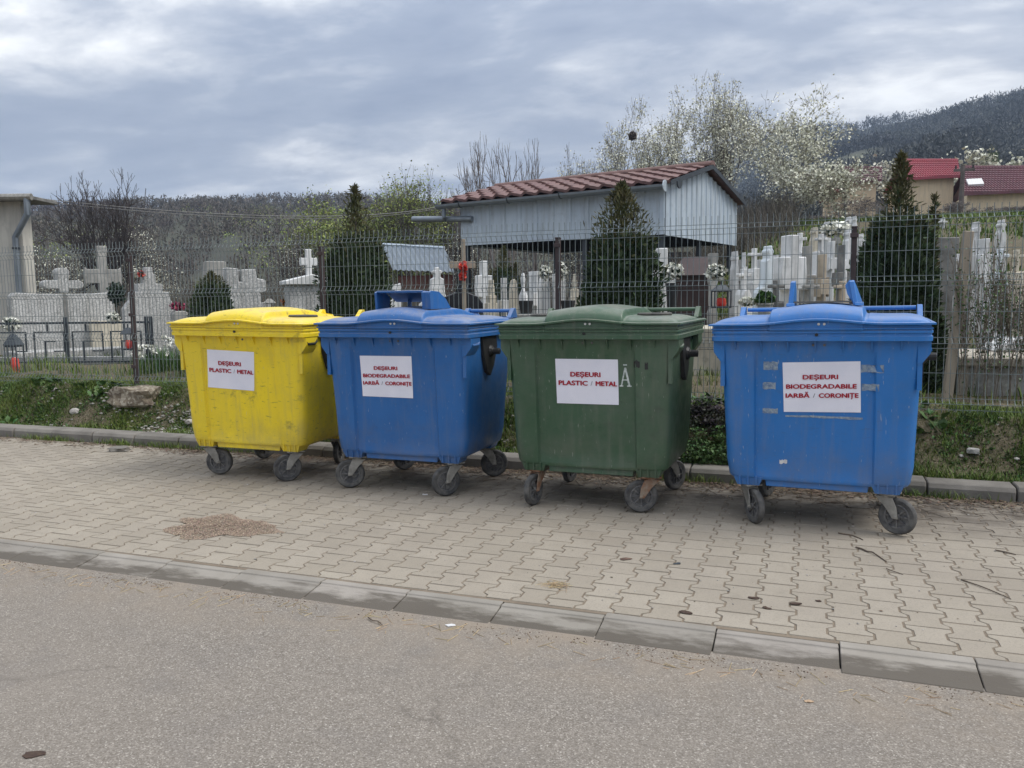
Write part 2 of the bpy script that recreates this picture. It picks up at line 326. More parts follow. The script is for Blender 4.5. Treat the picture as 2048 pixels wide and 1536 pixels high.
for k_, a_ in (('marble', 0.42), ('marble_b', 0.4), ('granite', 0.4), ('cream_stone', 0.5), ('stone_grey', 0.6), ('tan_stone', 0.5), ('plaster', 0.3), ('plaster_h', 0.2), ('sheet', 0.28), ('concrete', 0.4), ('blue_roof', 0.35), ('maroon_roof', 0.25), ('red_roof', 0.25)): weather(MT[k_], a_)
def asphalt_mat():
    m = bpy.data.materials.new('asphalt'); m.use_nodes = True; t = m.node_tree; b = t.nodes['Principled BSDF']
    geo = nn(t, 'ShaderNodeNewGeometry'); pos = geo.outputs['Position']
    def vor(sc):
        v = nn(t, 'ShaderNodeTexVoronoi'); v.inputs['Scale'].default_value = sc; t.links.new(pos, v.inputs['Vector'])
        s_ = nn(t, 'ShaderNodeSeparateColor'); t.links.new(v.outputs['Color'], s_.inputs[0]); return v, s_
    v1, s1 = vor(190)
    col = ramp(t, s1.outputs[0], [(0.0, (0.125, 0.108, 0.090)), (0.25, (0.160, 0.142, 0.121)), (0.7, (0.218, 0.194, 0.166)), (0.94, (0.285, 0.256, 0.222)), (1.0, (0.42, 0.39, 0.345))])
    v2, s2 = vor(48)
    col = mixc(t, ramp(t, s2.outputs[1], [(0.0, 0.35), (0.10, 0.0)]), col, (0.10, 0.088, 0.075))
    mpc = nn(t, 'ShaderNodeMapping'); t.links.new(pos, mpc.inputs[0]); mpc.inputs['Scale'].default_value = (0.45, 0.8, 1)
    wob = nn(t, 'ShaderNodeTexNoise'); wob.inputs['Scale'].default_value = 5; wob.inputs['Detail'].default_value = 6; t.links.new(pos, wob.inputs['Vector'])
    crk = nn(t, 'ShaderNodeTexVoronoi', feature='DISTANCE_TO_EDGE'); crk.inputs['Scale'].default_value = 0.7; t.links.new(mixc(t, 0.16, mpc.outputs[0], wob.outputs['Color']), crk.inputs['Vector'])
    col = mixc(t, math_n(t, 'MULTIPLY', ramp(t, crk.outputs['Distance'], [(0.0, 0.55), (0.006, 0.0)]), ramp(t, noise_n(t, pos, 1.3, 4), [(0.45, 0.0), (0.6, 1.0)])), col, (0.085, 0.075, 0.065))
    big = noise_n(t, pos, 0.7, 6, 0.6)
    col = mixc(t, ramp(t, big, [(0.35, 0.0), (0.7, 0.4)]), col, (0.232, 0.204, 0.172))
    col = mixc(t, ramp(t, noise_n(t, pos, 2.6, 7, 0.65), [(0.52, 0.0), (0.72, 0.35)]), col, (0.15, 0.138, 0.128))
    sp = nn(t, 'ShaderNodeSeparateXYZ'); t.links.new(pos, sp.inputs[0])
    edge = math_n(t, 'MULTIPLY', ramp(t, math_n(t, 'DIVIDE', sp.outputs[1], 4.0), [(0.76, 0.0), (0.91, 1.0)]), ramp(t, noise_n(t, pos, 3.5, 7, 0.7), [(0.38, 0.0), (0.62, 0.75)]))
    col = mixc(t, edge, col, (0.25, 0.207, 0.16))
    t.links.new(col, b.inputs['Base Color']); b.inputs['Roughness'].default_value = 0.9; b.inputs['Specular IOR Level'].default_value = 0.2
    bn = nn(t, 'ShaderNodeBump'); bn.inputs['Strength'].default_value = 0.35; bn.inputs['Distance'].default_value = 0.003
    t.links.new(s1.outputs[2], bn.inputs['Height']); t.links.new(bn.outputs[0], b.inputs['Normal'])
    return m
MT['asphalt'] = asphalt_mat()
def paver_mat():
    m = bpy.data.materials.new('paver_concrete'); m.use_nodes = True; t = m.node_tree; b = t.nodes['Principled BSDF']
    geo = nn(t, 'ShaderNodeNewGeometry'); pos = geo.outputs['Position']; oi = nn(t, 'ShaderNodeObjectInfo')
    r = math_n(t, 'FRACT', math_n(t, 'ADD', oi.outputs['Random'], geo.outputs['Random Per Island']))
    col = ramp(t, r, [(0.0, (0.282, 0.248, 0.198)), (0.5, (0.308, 0.272, 0.219)), (1.0, (0.332, 0.295, 0.240))])
    col = mixc(t, ramp(t, noise_n(t, pos, 1.1, 6, 0.6), [(0.4, 0.0), (0.7, 0.5)]), col, (0.23, 0.20, 0.165))
    col = mixc(t, ramp(t, noise_n(t, pos, 7, 8, 0.7), [(0.52, 0.0), (0.75, 0.55)]), col, (0.22, 0.195, 0.155))
    vo = nn(t, 'ShaderNodeTexVoronoi'); vo.inputs['Scale'].default_value = 170; t.links.new(pos, vo.inputs['Vector'])
    s_ = nn(t, 'ShaderNodeSeparateColor'); t.links.new(vo.outputs['Color'], s_.inputs[0])
    col = mixc(t, ramp(t, s_.outputs[0], [(0.0, 0.35), (0.3, 0.0), (0.85, 0.0), (1.0, 0.3)]), col, (0.17, 0.15, 0.125))
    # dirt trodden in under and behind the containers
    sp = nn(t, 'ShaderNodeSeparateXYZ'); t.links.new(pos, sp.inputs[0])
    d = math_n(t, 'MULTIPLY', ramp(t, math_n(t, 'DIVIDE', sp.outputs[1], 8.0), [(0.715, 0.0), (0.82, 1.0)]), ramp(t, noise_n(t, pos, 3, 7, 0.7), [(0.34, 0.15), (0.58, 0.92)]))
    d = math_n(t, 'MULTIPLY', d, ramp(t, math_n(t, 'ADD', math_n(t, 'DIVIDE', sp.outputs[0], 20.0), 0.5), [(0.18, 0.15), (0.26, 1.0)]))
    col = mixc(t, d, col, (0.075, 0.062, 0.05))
    t.links.new(col, b.inputs['Base Color']); b.inputs['Roughness'].default_value = 0.88; b.inputs['Specular IOR Level'].default_value = 0.25
    bn = nn(t, 'ShaderNodeBump'); bn.inputs['Strength'].default_value = 0.25; bn.inputs['Distance'].default_value = 0.004
    t.links.new(noise_n(t, pos, 160, 4), bn.inputs['Height']); t.links.new(bn.outputs[0], b.inputs['Normal'])
    return m
MT['paver'] = paver_mat()
def stained_kerb():
    m = MT['kerb']; t = m.node_tree; b = t.nodes['Principled BSDF']; lk = b.inputs['Base Color'].links[0]; src = lk.from_socket
    geo = nn(t, 'ShaderNodeNewGeometry'); sp = nn(t, 'ShaderNodeSeparateXYZ'); t.links.new(geo.outputs['Position'], sp.inputs[0])
    mpn = nn(t, 'ShaderNodeMapping'); mpn.inputs['Scale'].default_value = (1.6, 5, 5); t.links.new(geo.outputs['Position'], mpn.inputs[0])
    n = math_n(t, 'ADD', noise_n(t, mpn.outputs[0], 1.5, 8, 0.65), math_n(t, 'MULTIPLY', math_n(t, 'SUBTRACT', 3.75, sp.outputs[1]), 1.7))
    face = ramp(t, math_n(t, 'DIVIDE', sp.outputs[1], 4.0), [(0.957, 1.0), (0.962, 0.0)])
    col = mixc(t, math_n(t, 'MULTIPLY', face, ramp(t, n, [(0.38, 0.0), (0.54, 0.85)])), src, (0.080, 0.068, 0.054))
    t.links.new(col, b.inputs['Base Color'])
stained_kerb()

# ------------------------------------------------------------------ the ground
def gz(X, Y):
    X = np.asarray(X, float); Y = np.asarray(Y, float)
    z = 0.09 + 0.45 * sstep(7.34, 7.98, Y)
    s_ = sstep(-0.24, -0.02, X / np.maximum(Y, 1))
    z = z + s_ * (0.185 * np.clip(Y - 11, 0, 19) + 0.085 * np.clip(Y - 30, 0, 45))
    z = z + 0.05 * np.sin(X * 1.7 + 0.6) * np.sin(Y * 2.3) * sstep(7.34, 7.7, Y) + 0.03 * np.sin(X * 4.1) * np.sin(Y * 5 + X) * sstep(7.34, 7.6, Y)
    return z
def sheet(name, x0, x1, y0, y1, z, m):
    o = G().add([(x0, y0, z), (x1, y0, z), (x1, y1, z), (x0, y1, z)], [(0, 1, 2, 3)]).obj(name, m); tag(o, kind='structure'); return o
sheet('ground', -1400, 1400, -300, 1400, -0.35, MT['turf'])
sheet('road', -160, 160, -60, 3.70, -0.035, MT['asphalt'])
pav = sheet('pavement', -90, 60, 3.90, 7.14, -0.0038, MT['joint_sand'])
xs = np.concatenate([np.arange(-60, -13, 1.5), np.arange(-13, 5, 0.12), np.arange(5, 60, 1.5)])
ys = np.concatenate([np.array([7.30]), np.arange(7.34, 9, 0.06), np.arange(9, 14, 0.3), np.arange(14, 80, 1.5)])
XX, YY = np.meshgrid(xs, ys); ZZ = gz(XX, YY)
for i in range(0, XX.shape[0]):
    for j in range(0, XX.shape[1]):
        if ys[i] < 9 and -13 < xs[j] < 5 and ys[i] > 7.4:
            ZZ[i, j] += 0.05 * mnoise.noise(Vector((xs[j] * 2.5, ys[i] * 2.5, 3.1))) + 0.025 * mnoise.noise(Vector((xs[j] * 8, ys[i] * 8, 1.1)))
nx = len(xs); V = np.stack([XX.ravel(), YY.ravel(), ZZ.ravel()], 1)
ii, jj = np.meshgrid(np.arange(len(ys) - 1), np.arange(nx - 1), indexing='ij'); a0 = (ii * nx + jj).ravel()
emb = link('embankment', np_mesh('embankment', V, np.stack([a0, a0 + 1, a0 + nx + 1, a0 + nx], 1), MT['turf'], True)); tag(emb, kind='structure')

# pavers: interlocking I-shaped concrete blocks
PW, PL, PA = 0.175, 0.20, 0.016
def paver_outline(g=0.003, c=0.0):
    w, n = PW / 2 + PA - g - c, PW / 2 - PA - g - c; L = PL / 2 - g * 1.2 - c
    right = [(w, -L), (w, -0.064), (n, -0.036), (n, 0.036), (w, 0.064), (w, L)]
    return right + [(-x, y) for x, y in right[::-1]]
PO = paver_outline(); PI_ = paver_outline(0.003, 0.0035)
pv = [(x, y, 0) for x, y in PI_] + [(x, y, -0.010) for x, y in PO]
n12 = len(PO)
pf = [tuple(range(n12))] + [(i, i + n12, (i + 1) % n12 + n12, (i + 1) % n12) for i in range(n12)]
gp = G().add(pv, pf); paver_me = gp.mesh('paver', MT['paver'])
half = [(x, y) for x, y in PO if y > 0]; half = [(PW / 2 - PA - 0.0032, 0.003)] + [p_ for p_ in half if p_[0] > 0] + [p_ for p_ in half if p_[0] < 0] + [(-(PW / 2 - PA - 0.0032), 0.003)]
hv = [(x * 0.955, 0.003 + (y - 0.003) * 0.95 + 0.002, 0) for x, y in half] + [(x, y, -0.012) for x, y in half]; nh = len(half)
half_me = G().add(hv, [tuple(range(nh))] + [(i, i + nh, (i + 1) % nh + nh, (i + 1) % nh) for i in range(nh)]).mesh('paver', MT['paver'])
cells = []
for c in range(-60, 26):
    for k in range(0, 17):
        x = c * PW + 0.05; y = 3.925 + PL * (k + (0.5 if c % 2 else 0.0)) + PL / 2
        if y > 7.02: continue
        p = np.array([x, y, 0]) - CAM; zc = p @ -BX; u = 1024 + F_PX * (p @ RX) / zc; v = 768 - F_PX * (p @ UX) / zc
        vis = (-40 < u < 2090) and v < 1580 and zc > 0
        cells.append((zc if vis else 1e6 + zc, x, y))
cells.sort(); rest = G()
for q, (zc, x, y) in enumerate(cells):
    rz = random.gauss(0, 0.006); dz = max(-0.0012, random.gauss(0, 0.0009)); tx = random.gauss(0, 0.005); ty = random.gauss(0, 0.005)
    if q < 260:
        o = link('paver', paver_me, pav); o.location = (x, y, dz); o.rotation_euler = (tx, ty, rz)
    else:
        cr, sr = math.cos(rz), math.sin(rz)
        rest.add([(x + a * cr - b * sr, y + a * sr + b * cr, z + dz + a * ty * -1 + b * tx) for a, b, z in pv], pf)
for c in range(-61, 26):
    if c % 2 == 0: continue
    x = c * PW + 0.05
    if -5.2 < x < 1.2: o = link('paver', half_me, pav); o.location = (x, 3.925, random.gauss(0, 0.001))
    else: rest.add([(x + a, 3.925 + b, z) for a, b, z in hv], [tuple(range(nh))] + [(i, i + nh, (i + 1) % nh + nh, (i + 1) % nh) for i in range(nh)])
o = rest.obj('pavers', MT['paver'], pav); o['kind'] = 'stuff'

# kerbs
kr = bpy.data.objects.new('kerb', None); COL.objects.link(kr); tag(kr, kind='structure')
prof = [(3.922, -0.003), (3.853, 0.001), (3.847, -0.009), (3.66, -0.036), (3.65, -0.09), (3.924, -0.09), (3.924, -0.01)]
kme = G().prism_x([(y - 3.8, z) for y, z in prof], -0.272, 0.272).mesh('kerb_stone', MT['kerb'], bevel=0.003)
for k in range(-30, 8):
    o = link('kerb_stone', kme, kr); o.location = (0.72 - 0.275 + 0.55 * k, 3.8 + random.gauss(0, 0.003), random.gauss(0, 0.002)); o.rotation_euler = (random.gauss(0, 0.008), 0, random.gauss(0, 0.004))
kb = bpy.data.objects.new('back_kerb', None); COL.objects.link(kb); tag(kb, kind='structure')
prof2 = [(7.08, -0.05), (7.085, 0.075), (7.11, 0.112), (7.30, 0.118), (7.32, 0.10), (7.32, -0.05)]
MT['kerb2'] = mk('weathered_kerb', (0.13, 0.12, 0.105), (0.21, 0.195, 0.17), 3, 0.9, 0.3, 90, objvar=0.12)
kme2 = G().prism_x([(y - 7.2, z) for y, z in prof2], -0.304, 0.304).mesh('kerb_stone', MT['kerb2'], bevel=0.008)
for k in range(-30, 8):
    o = link('kerb_stone', kme2, kb); o.location = (0.92 - 0.31 + 0.62 * k, 7.2 + random.gauss(0, 0.006), random.gauss(0, 0.004)); o.rotation_euler = (random.gauss(0, 0.012), 0, random.gauss(0, 0.006))

# ------------------------------------------------------------------ the containers
def rring(z, hw, y0, y1, r, recess=0.0):
    """rounded rectangle; the front edge is stepped back between two columns"""
    pts = []
    def arc(cx, cy, a0):
        for k in range(5):
            a = a0 + k * PI / 8; pts.append((cx + r * math.cos(a), cy + r * math.sin(a), z))
    arc(-hw + r, y0 + r, PI)
    for x, d in ((-0.405, 0), (-0.391, recess), (-0.13, recess), (0.10, recess), (0.351, recess), (0.365, 0)): pts.append((x, y0 + d, z))
    arc(hw - r, y0 + r, 1.5 * PI); arc(hw - r, y1 - r, 0); arc(-hw + r, y1 - r, PI / 2)
    return pts
BODY = [(0.318, 0.53, 0.165, 0.93, 0.06, 0.0), (0.322, 0.555, 0.130, 0.98, 0.07, 0.0), (0.335, 0.572, 0.116, 1.0, 0.075, 0.010), (0.352, 0.583, 0.111, 1.01, 0.075, 0.020), (0.46, 0.600, 0.104, 1.03, 0.075, 0.022),
        (0.70, 0.608, 0.088, 1.06, 0.075, 0.022), (1.00, 0.620, 0.068, 1.095, 0.07, 0.022), (1.18, 0.628, 0.054, 1.115, 0.065, 0.020), (1.24, 0.630, 0.050, 1.12, 0.06, 0.004), (1.30, 0.634, 0.046, 1.125, 0.06, 0.0)]
RIM = [(1.294, 0.668, 0.012, 1.20, 0.05, 0), (1.297, 0.682, 0.0, 1.21, 0.045, 0), (1.326, 0.684, 0.0, 1.21, 0.045, 0), (1.330, 0.678, 0.006, 1.205, 0.045, 0), (1.345, 0.677, 0.007, 1.205, 0.045, 0), (1.348, 0.684, -0.002, 1.21, 0.045, 0), (1.362, 0.684, -0.002, 1.21, 0.045, 0), (1.366, 0.676, 0.008, 1.20, 0.045, 0)]
def front_y(z):
    for a, b in zip(BODY, BODY[1:]):
        if a[0] <= z <= b[0]:
            t_ = (z - a[0]) / (b[0] - a[0]); return a[2] + (b[2] - a[2]) * t_
    return 0.05
def lid_mesh(m):
    nxg, nyg = 88, 36
    gx = np.unique(np.round(np.concatenate([np.linspace(-0.672, -0.50, 16), np.linspace(-0.49, 0.49, 50), np.linspace(0.50, 0.672, 16), -0.01 + np.linspace(-0.345, -0.27, 14), -0.01 + np.linspace(0.27, 0.345, 14)]), 4))
    gy = np.concatenate([np.linspace(0.012, 0.20, 15), np.linspace(0.23, 0.95, 16), np.linspace(0.99, 1.19, 8)])
    A, B = np.meshgrid(gx, gy)
    cen = 1 - sstep(0.283, 0.301, np.abs(A + 0.01))
    wave = 0.030 * (0.5 + 0.5 * np.cos(np.clip(A / 0.42, -1, 1) * PI))
    lip = 1.408 + wave
    tf = np.clip((B - 0.012) / 0.16, 0, 1); py = np.sqrt(1 - (1 - tf) ** 2) * (0.93 + 0.07 * sstep(0.15, 0.55, B))
    py = py * (1 - 0.55 * sstep(0.72, 1.19, B))
    tx = np.clip((0.672 - np.abs(A)) / 0.15, 0, 1); px = np.sqrt(1 - (1 - tx) ** 2)
    Hh = 0.052 + 0.046 * cen
    crown = 0.008 * (1 - (A / 0.3) ** 2).clip(0, 1) * cen
    Z = lip + (Hh + crown) * py * px
    # the two pressed grooves that flank the middle dome
    Z -= 0.006 * np.exp(-((np.abs(A + 0.01) - 0.312) / 0.008) ** 2) * py * px
    B = B - 0.016 * cen * (1 - sstep(0.10, 0.32, B))
    V = np.stack([A, B, Z], -1); ny_, nx_ = A.shape
    g = G(); vs = [tuple(p) for p in V.reshape(-1, 3)]; fs = []
    for i in range(ny_ - 1):
        for j in range(nx_ - 1):
            a = i * nx_ + j; fs.append((a, a + 1, a + nx_ + 1, a + nx_))
    per = [(0, j) for j in range(nx_)] + [(i, nx_ - 1) for i in range(1, ny_)] + [(ny_ - 1, j) for j in range(nx_ - 2, -1, -1)] + [(i, 0) for i in range(ny_ - 2, 0, -1)]
    base = len(vs)
    for (i, j) in per:
        x, y, z = V[i, j]; vs.append((x, y, 1.364))
    for q in range(len(per)):
        r_ = (q + 1) % len(per); a = per[q][0] * nx_ + per[q][1]; b = per[r_][0] * nx_ + per[r_][1]
        fs.append((a, base + q, base + r_, b))
    g.add(vs, fs)
    # protruding lip that follows the wave, and a lower bead
    for dz, out, th in ((0.0, 0.026, 0.008), (-0.033, 0.010, 0.006)):
        rings = []
        for (i, j) in per:
            x, y, z = V[i, j]
            ox = (-1 if x < 0 else 1) * out if j in (0, nx_ - 1) else 0; oy = -out if i == 0 else (out if i == ny_ - 1 else 0)
            zz = z + dz if dz == 0 else 1.378
            rings.append([(x, y, zz + th), (x + ox, y + oy, zz + th * 0.4), (x + ox, y + oy, zz - th), (x, y, zz - th)])
        rings.append(rings[0]); g.loft(rings, False, False)
    return g
def add_text(txt, width, cap, m, name, parent, mat4, embolden=0.028, depth=0.0006):
    cu = bpy.data.curves.new('lettering', 'FONT'); cu.body = txt; cu.size = 1.0; cu.align_x = 'LEFT'; cu.offset = 0.0; cu.extrude = 0.0; cu.resolution_u = 3
    ob = bpy.data.objects.new('lettering', cu); COL.objects.link(ob)
    bpy.context.view_layer.update(); dg = bpy.context.evaluated_depsgraph_get()
    me = bpy.data.meshes.new_from_object(ob.evaluated_get(dg)); bpy.data.objects.remove(ob); bpy.data.curves.remove(cu)
    co = np.empty(len(me.vertices) * 3, np.float32); me.vertices.foreach_get('co', co); co = co.reshape(-1, 3)
    x0, x1 = co[:, 0].min(), co[:, 0].max()
    capn = 0.729
    co[:, 0] = (co[:, 0] - x0) / (x1 - x0) * width; co[:, 1] = co[:, 1] / capn * cap
    src = [list(p_.vertices) for p_ in me.polygons]; bpy.data.meshes.remove(me); vs = []; fs = []; e = embolden * cap
    for q, (dx, dy) in enumerate(((0, 0), (e, 0), (-e, 0), (0, e * .6), (0, -e * .6)) if embolden else ((0, 0),)):
        c2 = co.copy(); c2[:, 0] += dx; c2[:, 1] += dy; c2[:, 2] += 0.00012 * q; b0 = len(vs)
        vs += [tuple(p_) for p_ in (np.c_[c2, np.ones(len(c2))] @ np.array(mat4).T)[:, :3]]; fs += [tuple(i + b0 for i in f) for f in src]
    me = bpy.data.meshes.new('lettering'); me.from_pydata(vs, [], fs); me.materials.append(m)
    return link(name, me, parent)

def make_bin(kind, name, label, bx, by, yaw, roll, m, paper_px, lines, casters, bars, sides):
    t = empty(name, (bx, by, 0), 0, label, 'waste container', 'wheeled waste containers in a row')
    t.rotation_euler = (0, -roll, yaw)
    g = G(); g.loft([rring(*r) for r in BODY], True, False)
    # inner wall so the shell has thickness under the lid
    for k in range(7):                                              # gusset ribs under the rim
        x = -0.525 + 0.172 * k; y = front_y(1.25)
        g.prism_x([(y + 0.012, 1.215), (y - 0.036, 1.292), (y + 0.02, 1.292)], x - 0.004, x + 0.004)
    for sx in (-1, 1):                                              # side brackets and upright fins
        for y0 in (0.055, 0.93):
            xx = [(sx * 0.60, 1.294), (sx * 0.676, 1.294), (sx * 0.676, 1.235), (sx * 0.672, 1.215), (sx * 0.628, 1.155), (sx * 0.60, 1.15)]
            g.prism(xx if sx > 0 else xx[::-1], y0, y0 + 0.19)
        g.box(sx * 0.60, 0.066, 0.98, sx * 0.629, 0.092, 1.16)
    for sx in (-1, 1):                                              # ribbed feet over the castors
        for sy in (0, 1):
            cx = sx * 0.445; y0 = 0.122 if sy == 0 else 0.83
            g.loft([[(cx - 0.075, y0 + 0.012, 0.278), (cx + 0.075, y0 + 0.012, 0.278), (cx + 0.075, y0 + 0.16, 0.278), (cx - 0.075, y0 + 0.16, 0.278)],
                    [(cx - 0.098, y0 - 0.002, 0.338), (cx + 0.098, y0 - 0.002, 0.338), (cx + 0.098, y0 + 0.18, 0.338), (cx - 0.098, y0 + 0.18, 0.338)]])
            for q in (-0.055, 0.0, 0.055):
                g.prism_x([(y0 - 0.004, 0.280), (y0 - 0.013, 0.345), (y0 + 0.03, 0.345), (y0 + 0.03, 0.280)], cx + q - 0.005, cx + q + 0.005)
    g.obj('body', m, t, smooth=True)
    G().loft([[(-0.325, 0.145, 0.275), (0.325, 0.145, 0.275), (0.325, 0.94, 0.275), (-0.325, 0.94, 0.275)], [(-0.335, 0.150, 0.330), (0.335, 0.150, 0.330), (0.335, 0.95, 0.330), (-0.335, 0.95, 0.330)]]).obj('base_pan', m, t, bevel=0.004)
    rg = G().loft([rring(*r) for r in RIM], True, True); rim = rg.obj('rim', m, t, smooth=True)
    lk = G(); lk.tube([(0.0, -0.0035, 1.338), (0.0, 0.01, 1.338)], 0.0105, 12); lk.obj('keyhole', MT['black_plastic'], rim)
    for sx in (-1, 1):
        G().tube([(sx * 0.035 + 0.012, front_y(1.26) - 0.004, 1.268), (sx * 0.035 + 0.012, front_y(1.26) + 0.02, 1.268)], 0.0085, 10).obj('rivet', MT['hub'], rim)
    lid = lid_mesh(m).obj('lid', m, t, smooth=True)
    for sx in (-1, 1):
        G().tube([(sx * 0.017 + 0.03, -0.010, 1.408), (sx * 0.017 + 0.03, 0.006, 1.408)], 0.0085, 10).obj('rivet', MT['rivet'], lid)
    # rear lifting bar and its brackets
    for x0, x1 in bars: G().tube([(x0, 1.13, 1.492), (x1, 1.13, 1.492)], 0.016, 8).obj('lid_bar', m, lid)
    for x in (-0.63, -0.21, 0.21, 0.645):
        G().prism_x([(0.99, 1.43), (1.10, 1.515), (1.15, 1.515), (1.19, 1.43)], x - 0.018, x + 0.018).obj('lid_bracket', m, lid, bevel=0.003)
    if kind == 'round':
        for sx in (-1, 1):
            ro = G(); cx, cy, cz = sx * 0.43, 0.42, 1.466
            prof_ = [(0.128, -0.006), (0.130, 0.004), (0.122, 0.012), (0.100, 0.012), (0.092, 0.003), (0.0, 0.006)]
            rings = [[(cx + r * math.cos(2 * PI * k / 28), cy + r * math.sin(2 * PI * k / 28), cz + z) for k in range(28)] for r, z in prof_[:-1]]
            ro.loft(rings, True, True); ro.obj('rosette', MT['rosette'], lid, smooth=True)
    elif kind == 'hood':
        hd = G()
        for sx in (-1, 1):                                          # cheeks
            x = sx * 0.215 - 0.01
            poly = [(0.20, 1.520), (0.185, 1.655), (0.21, 1.668), (0.36, 1.662), (0.50, 1.60), (0.60, 1.52)]
            if sx < 0: hd.prism_x([(0.20, 1.50), (0.185, 1.655), (0.21, 1.668), (0.34, 1.662), (0.42, 1.62), (0.40, 1.50)], x - 0.01, x + 0.01)
            else: hd.prism_x(poly, x - 0.012, x + 0.012); hd.prism_x([(a, b) for a, b in poly], x + 0.052, x + 0.066); hd.prism_x([(0.20, 1.52), (0.19, 1.655), (0.205, 1.664), (0.22, 1.52)], x + 0.012, x + 0.052)
        hd.prism_x([(0.19, 1.664), (0.36, 1.660), (0.52, 1.585), (0.53, 1.578), (0.37, 1.650), (0.19, 1.655)], -0.215, 0.20)
        hd.prism_x([(0.196, 1.655), (0.186, 1.668), (0.20, 1.672), (0.22, 1.664)], -0.215, 0.20)
        for x in (-0.07, 0.13): hd.prism_x([(0.47, 1.53), (0.47, 1.60), (0.52, 1.59), (0.53, 1.53)], x - 0.006, x + 0.006)
        hd.obj('hood_flap', m, lid, bevel=0.003)
    else:
        for sx in (-1, 1):
            hd = G(); x = -0.195 if sx < 0 else 0.245; lean = 0.012 if sx < 0 else -0.05
            top = 1.70 if sx < 0 else 1.695
            rings = []
            for dx in (-0.015, 0.015):
                rings.append([(x + dx - 0.02 * (sx > 0), 0.30, 1.525), (x + dx + lean, 0.34, top - 0.01), (x + dx + lean, 0.40, top), (x + dx + lean * 0.6, 0.52, 1.64), (x + dx + 0.01 * (sx > 0), 0.62, 1.52)])
            hd.loft(rings, True, True)
            if sx > 0: hd.add([(x - 0.03, 0.30, 1.525), (x - 0.075, 0.345, 1.60), (x - 0.09, 0.36, 1.66), (x - 0.065, 0.37, 1.695), (x - 0.03, 0.38, 1.69), (x - 0.02, 0.32, 1.53)], [(0, 1, 2, 3, 4, 5)])
            hd.prism_x([(0.28, 1.522), (0.29, 1.545), (0.34, 1.545), (0.36, 1.522)], x - 0.025, x + 0.03)
            hd.obj('hood_cheek', m, lid, bevel=0.003)
        so = G().prism_x([(0.30, 1.545), (0.31, 1.556), (0.60, 1.552), (0.61, 1.542)], -0.17, 0.20); so.obj('chute_seal', MT['black_plastic'], lid)
    # side fittings: trunnion plate with pin, and the loop handle
    for sx in sides:
        tp = G(); xo = sx * 0.618
        prf = [(0.36, 1.29), (0.68, 1.29), (0.70, 1.20), (0.62, 1.04), (0.54, 0.96), (0.47, 0.99), (0.39, 1.14)]
        tp.prism_x(prf, xo, sx * 0.652)
        tp.tube([(sx * 0.65, 0.54, 1.165), (sx * 0.675, 0.54, 1.165), (sx * 0.677, 0.54, 1.165), (sx * 0.735, 0.54, 1.165)], [0.055, 0.04, 0.027, 0.026], 12)
        tp.obj('trunnion', MT['black_plastic'], t, bevel=0.004)
    for sx in (-1, 1):
        lh = G().tube([(sx * 0.655, 0.075, 1.29), (sx * 0.665, 0.075, 1.255), (sx * 0.672, 0.09, 1.235), (sx * 0.675, 0.20, 1.235), (sx * 0.672, 0.23, 1.25), (sx * 0.66, 0.24, 1.29)], 0.012, 8)
        lh.obj('side_handle', m if kind != 'round' or sx < 0 or bx > -3 else MT['black_plastic'], t, smooth=True)
    # castors
    for (cx, cy, ang, rust) in casters:
        ca = empty('castor', (cx, cy, 0.278)); ca.parent = t; ca.rotation_euler = (0, roll * 0, ang)
        fk = G(); fk.box(-0.075, -0.06, -0.012, 0.075, 0.06, 0.0); fk.tube([(0, 0, -0.03), (0, 0, -0.012)], 0.045, 12)
        for sy in (-1, 1):
            fk.loft([[(-0.062, sy * 0.034, -0.028), (0.05, sy * 0.034, -0.028), (0.05, sy * 0.040, -0.028), (-0.062, sy * 0.040, -0.028)],
                     [(0.0, sy * 0.036, -0.09), (0.078, sy * 0.036, -0.09), (0.078, sy * 0.042, -0.09), (0.0, sy * 0.042, -0.09)],
                     [(0.052, sy * 0.036, -0.165), (0.088, sy * 0.036, -0.165), (0.088, sy * 0.042, -0.165), (0.052, sy * 0.042, -0.165)]])
        fk.box(-0.062, -0.04, -0.034, 0.05, 0.04, -0.024)
        fk.tube([(0.072, -0.05, -0.153), (0.072, 0.05, -0.153)], 0.011, 8)
        fk.obj('fork', MT['rust'] if rust else MT['zinc'], ca, bevel=0.002)
        ty = G(); R0 = 0.1245
        prf = [(0.083, -0.017), (0.095, -0.022), (0.112, -0.0225), (0.121, -0.015), (R0, 0.0), (0.121, 0.015), (0.112, 0.0225), (0.095, 0.022), (0.083, 0.017)]
        ty.loft([[(0.072 + r * math.cos(2 * PI * k / 28), y, -0.1535 + r * math.sin(2 * PI * k / 28)) for k in range(28)] for r, y in prf], False, False)
        ty.obj('tyre', MT['rubber'], ca, smooth=True)
        hb = G()
        prf = [(0.085, -0.017), (0.074, -0.019), (0.070, -0.008), (0.070, 0.008), (0.074, 0.019), (0.085, 0.017)]
        hb.loft([[(0.072 + r * math.cos(2 * PI * k / 24), y, -0.1535 + r * math.sin(2 * PI * k / 24)) for k in range(24)] for r, y in prf], False, False)
        hb.tube([(0.072, -0.03, -0.1535), (0.072, 0.03, -0.1535)], 0.022, 12)
        hb.tube([(0.072, -0.004, -0.1535), (0.072, 0.004, -0.1535)], 0.074, 24)
